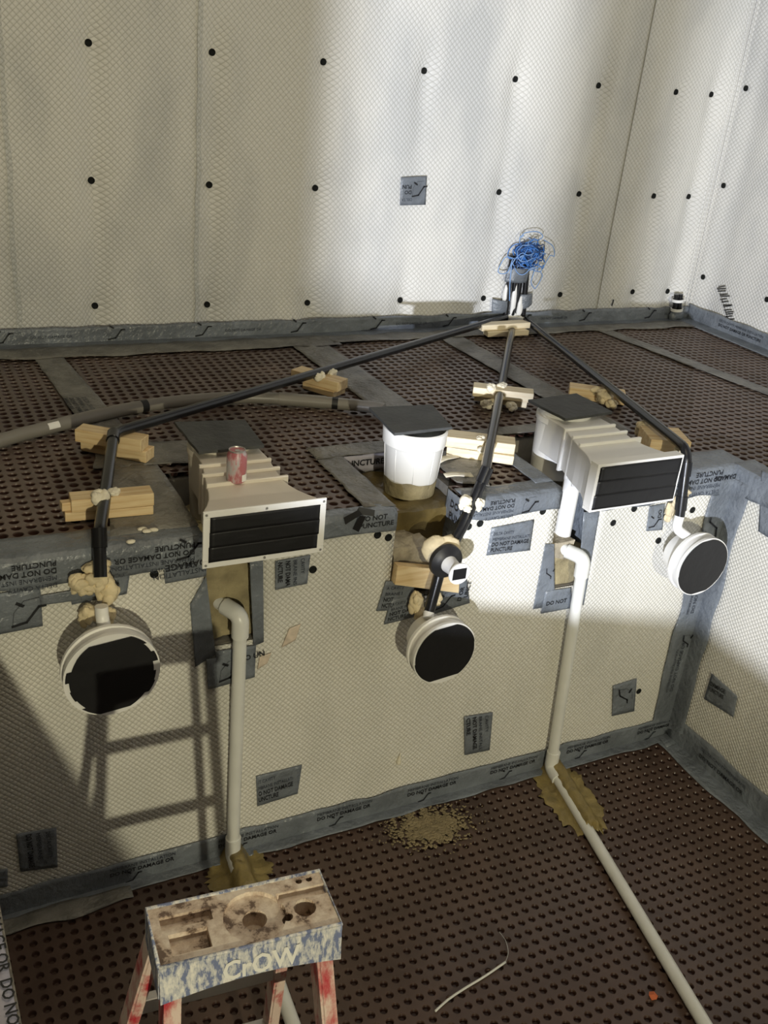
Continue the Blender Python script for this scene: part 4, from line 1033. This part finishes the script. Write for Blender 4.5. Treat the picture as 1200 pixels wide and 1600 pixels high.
# ================================================================== GREY HOSE
HZ = HT+0.032
hp = smooth_path([onZ(x, y, HZ) for x, y in ((-90,722),(0,689),(80,667),(180,643),(280,627),(390,621),(500,628),(580,636),(600,640))], 10)
hs = thing('flexible_hose', 'grey hose curving across the ledge to the centre plate', 'hose', hp[0])
MB().tube(hp, 0.0265, 18).build('hose_wall', 'hose', hs, smooth=True, sharp=60)
def near(px): 
    q = onZ(*px, HZ); return min(range(len(hp)), key=lambda i: (hp[i]-q).length)
for px in ((216,636),(522,631)):
    i = near(px); MB().tube(hp[i-0:i+2] if i+2 <= len(hp) else hp[-2:], 0.0275, 18).build('tape_band', 'btape', hs, smooth=True, sharp=60)
i = near((430,622)); MB().tube(hp[i:i+8], 0.029, 18).build('sleeve', 'hose', hs, smooth=True, sharp=60)
i = near((80,668)); dd = (hp[i+1]-hp[i-1]).normalized(); q = hp[i]; sd_ = Vector((dd.y, -dd.x, 0))
MB().grid(lambda u, v: q+dd*(u-.5)*.05+(sd_*math.sin(.5+v*1.0)+Vector((0,0,1))*math.cos(.5+v*1.0))*.0272, 3, 4).build('sticker', 'white', hs)

# scribbles on the right wall: black pen hatching
mb = MB()
for k in range(14):
    y_ = 448+k*4.0+rnd.uniform(-1, 1); x_ = 1121+k*1.2+rnd.uniform(-2, 2)
    a = onX(x_, y_, XR-0.024); mb_u = Vector((0,-1,0)); polyline_flat(mb, [(0,0),(0.05+0.03*rnd.random(), 0.02)], 0.006, a, Vector((0,-1,0)), Vector((0,0,1)))
a = onX(1122, 450, XR-0.025); b = onX(1138, 502, XR-0.025)
for k in range(6):
    p0 = a.lerp(b, k/6); p1 = a.lerp(b, (k+.7)/6); mb.add([p0+Vector((0,.004,0)), p0-Vector((0,.004,0)), p1-Vector((0,.004,0)), p1+Vector((0,.004,0))], [(0,1,2,3)])
tag(mb.build('pen_marks', 'ink', None), 'black pen hatching on the right wall above the tape', 'pen marks')
mb = MB(); a = onY(959, 468, YB-0.05); b = onY(956, 478, YB-0.05)
mb.tube([a, b], 0.004, 6); tag(mb.build('pen_marks', 'ink', None), 'single short black pen stroke low on the back wall', 'pen marks')

# ================================================================== STEPLADDER
lc = Vector((0.52, 1.345, 1.40)); ang = math.atan2(1.402-1.432, 0.707-0.349)
ux = Vector((math.cos(ang), math.sin(ang), 0)); uy = Vector((-ux.y, ux.x, 0)); uz = Vector((0,0,1))
LD = thing('stepladder', 'paint splashed red stepladder with worn tool-tray cap', 'ladder', (lc.x, lc.y, 0))
def LP(x, y, z): return lc+ux*x+uy*y+uz*z
hw, hd, th = 0.180, 0.072, 0.085
# cap: rim block built as a grid top with sunken trays and holes
def cap_height(x, y):
    z = 0.0
    r = math.hypot(x-0.02, y+0.005)
    if r < 0.062: z = -0.010
    if r < 0.024: z = -0.05
    if -0.160 < x < -0.060 and 0.012 < y < 0.042: z = -0.022
    if -0.150 < x < -0.075 and -0.052 < y < -0.004: z = -0.020
    if math.hypot(x-0.122, y+0.012) < 0.022: z = -0.06
    if math.hypot(x-0.082, y+0.025) < 0.010: z = -0.05
    if x > 0.075 and 0.012 < y < 0.036: z = -0.016
    for hx in (0.130, 0.152):
        if math.hypot(x-hx, y-0.056) < 0.006: z = -0.03
    return z
NX, NY = 260, 104
mb = MB()
mb.grid(lambda u, v: LP(-hw+2*hw*u, -hd+2*hd*v, cap_height(-hw+2*hw*u, -hd+2*hd*v)), NX, NY)
mb.build('cap_top', 'cap_top', LD)
sd = MB()
def side(p, q, zt0, zt1, n=14, arch=0.0):
    def fn(u, v):
        c = Vector(p).lerp(Vector(q), u); zb = -th+arch*math.sin(PI*u)
        return LP(c.x, c.y, (zb)*(1-v))+(uy*(-0.012*(1-v)) if p[1] == q[1] and p[1] < 0 else Vector((0,0,0)))
    sd.grid(fn, n, 6)
side((-hw,-hd), (hw,-hd), 0, 0, 30, 0.020); side((hw,-hd), (hw,hd), 0, 0); side((hw,hd), (-hw,hd), 0, 0, 20, 0.02); side((-hw,hd), (-hw,-hd), 0, 0)
cp = sd.build('cap_skirt', 'cap_side', LD, solid=0.004)
# bead round the cap edge
mb = MB(); mb.tube([LP(-hw,-hd,0), LP(hw,-hd,0), LP(hw,hd,0), LP(-hw,hd,0), LP(-hw,-hd,0)], 0.004, 8); mb.build('cap_bead', 'cap_side', LD, smooth=True)
s0 = LP(-0.062, -hd-0.0135, -0.062)
letters('CrOW', s0, ux, (uz*1.0+uy*0.14).normalized(), 0.062, LD, bold=True, m='ink_white', fit=0.155)
# rails
def rail(p, q, wd, dp, nm='rail'):
    p = Vector(p); q = Vector(q); d = (q-p).normalized(); s = ux-d*ux.dot(d); s.normalize(); f = d.cross(s)
    m_ = MB()     # C-channel: web and two flanges
    def bar(c0, hx, hy):
        m_.obox((p+q)/2+c0, s, f, d, hx, hy, (q-p).length/2)
    bar(Vector((0,0,0)), 0.004, dp/2); bar(f*(dp/2-0.003)+s*wd/2, wd/2, 0.003); bar(-f*(dp/2-0.003)+s*wd/2, wd/2, 0.003)
    return m_.build(nm, 'red', LD, bevel=0.001)
FR = [(-1, 0.165, 0.245), (1, 0.135, 0.225)]
for sx, xt, xb_ in FR:
    rail(LP(sx*xt if sx < 0 else xt, -hd+0.036, -0.055), LP(sx*xb_ if sx < 0 else xb_, -hd-0.30, -1.40+0.006), 0.030, 0.055, 'front_rail')
for sx, xt, xb_ in ((-1, 0.170, 0.31), (1, 0.10, 0.20)):
    rail(LP(sx*xt if sx < 0 else xt, hd-0.012, -0.05), LP(sx*xb_ if sx < 0 else xb_, hd+0.40, -1.40+0.006), 0.024, 0.045, 'rear_rail')
for k in range(4):
    f = (k+1)/5.0; x0 = -(0.165+0.08*f); x1 = 0.135+0.09*f; y_ = -hd+0.012-0.312*f; z_ = -0.05-1.344*f
    c = LP((x0+x1)/2, y_+0.02, z_)
    MB().obox(c, ux, uy, uz, (x1-x0)/2-0.002, 0.045, 0.012).build('step', 'alu', LD, bevel=0.003)
for k in range(3):
    f = (k+1)/4.0; x0 = -(0.170+0.14*f); x1 = 0.10+0.10*f; y_ = hd-0.012+0.412*f; z_ = -0.05-1.344*f
    MB().obox(LP((x0+x1)/2, y_, z_), ux, uy, uz, (x1-x0)/2, 0.012, 0.02).build('rear_brace', 'alu', LD, bevel=0.002)
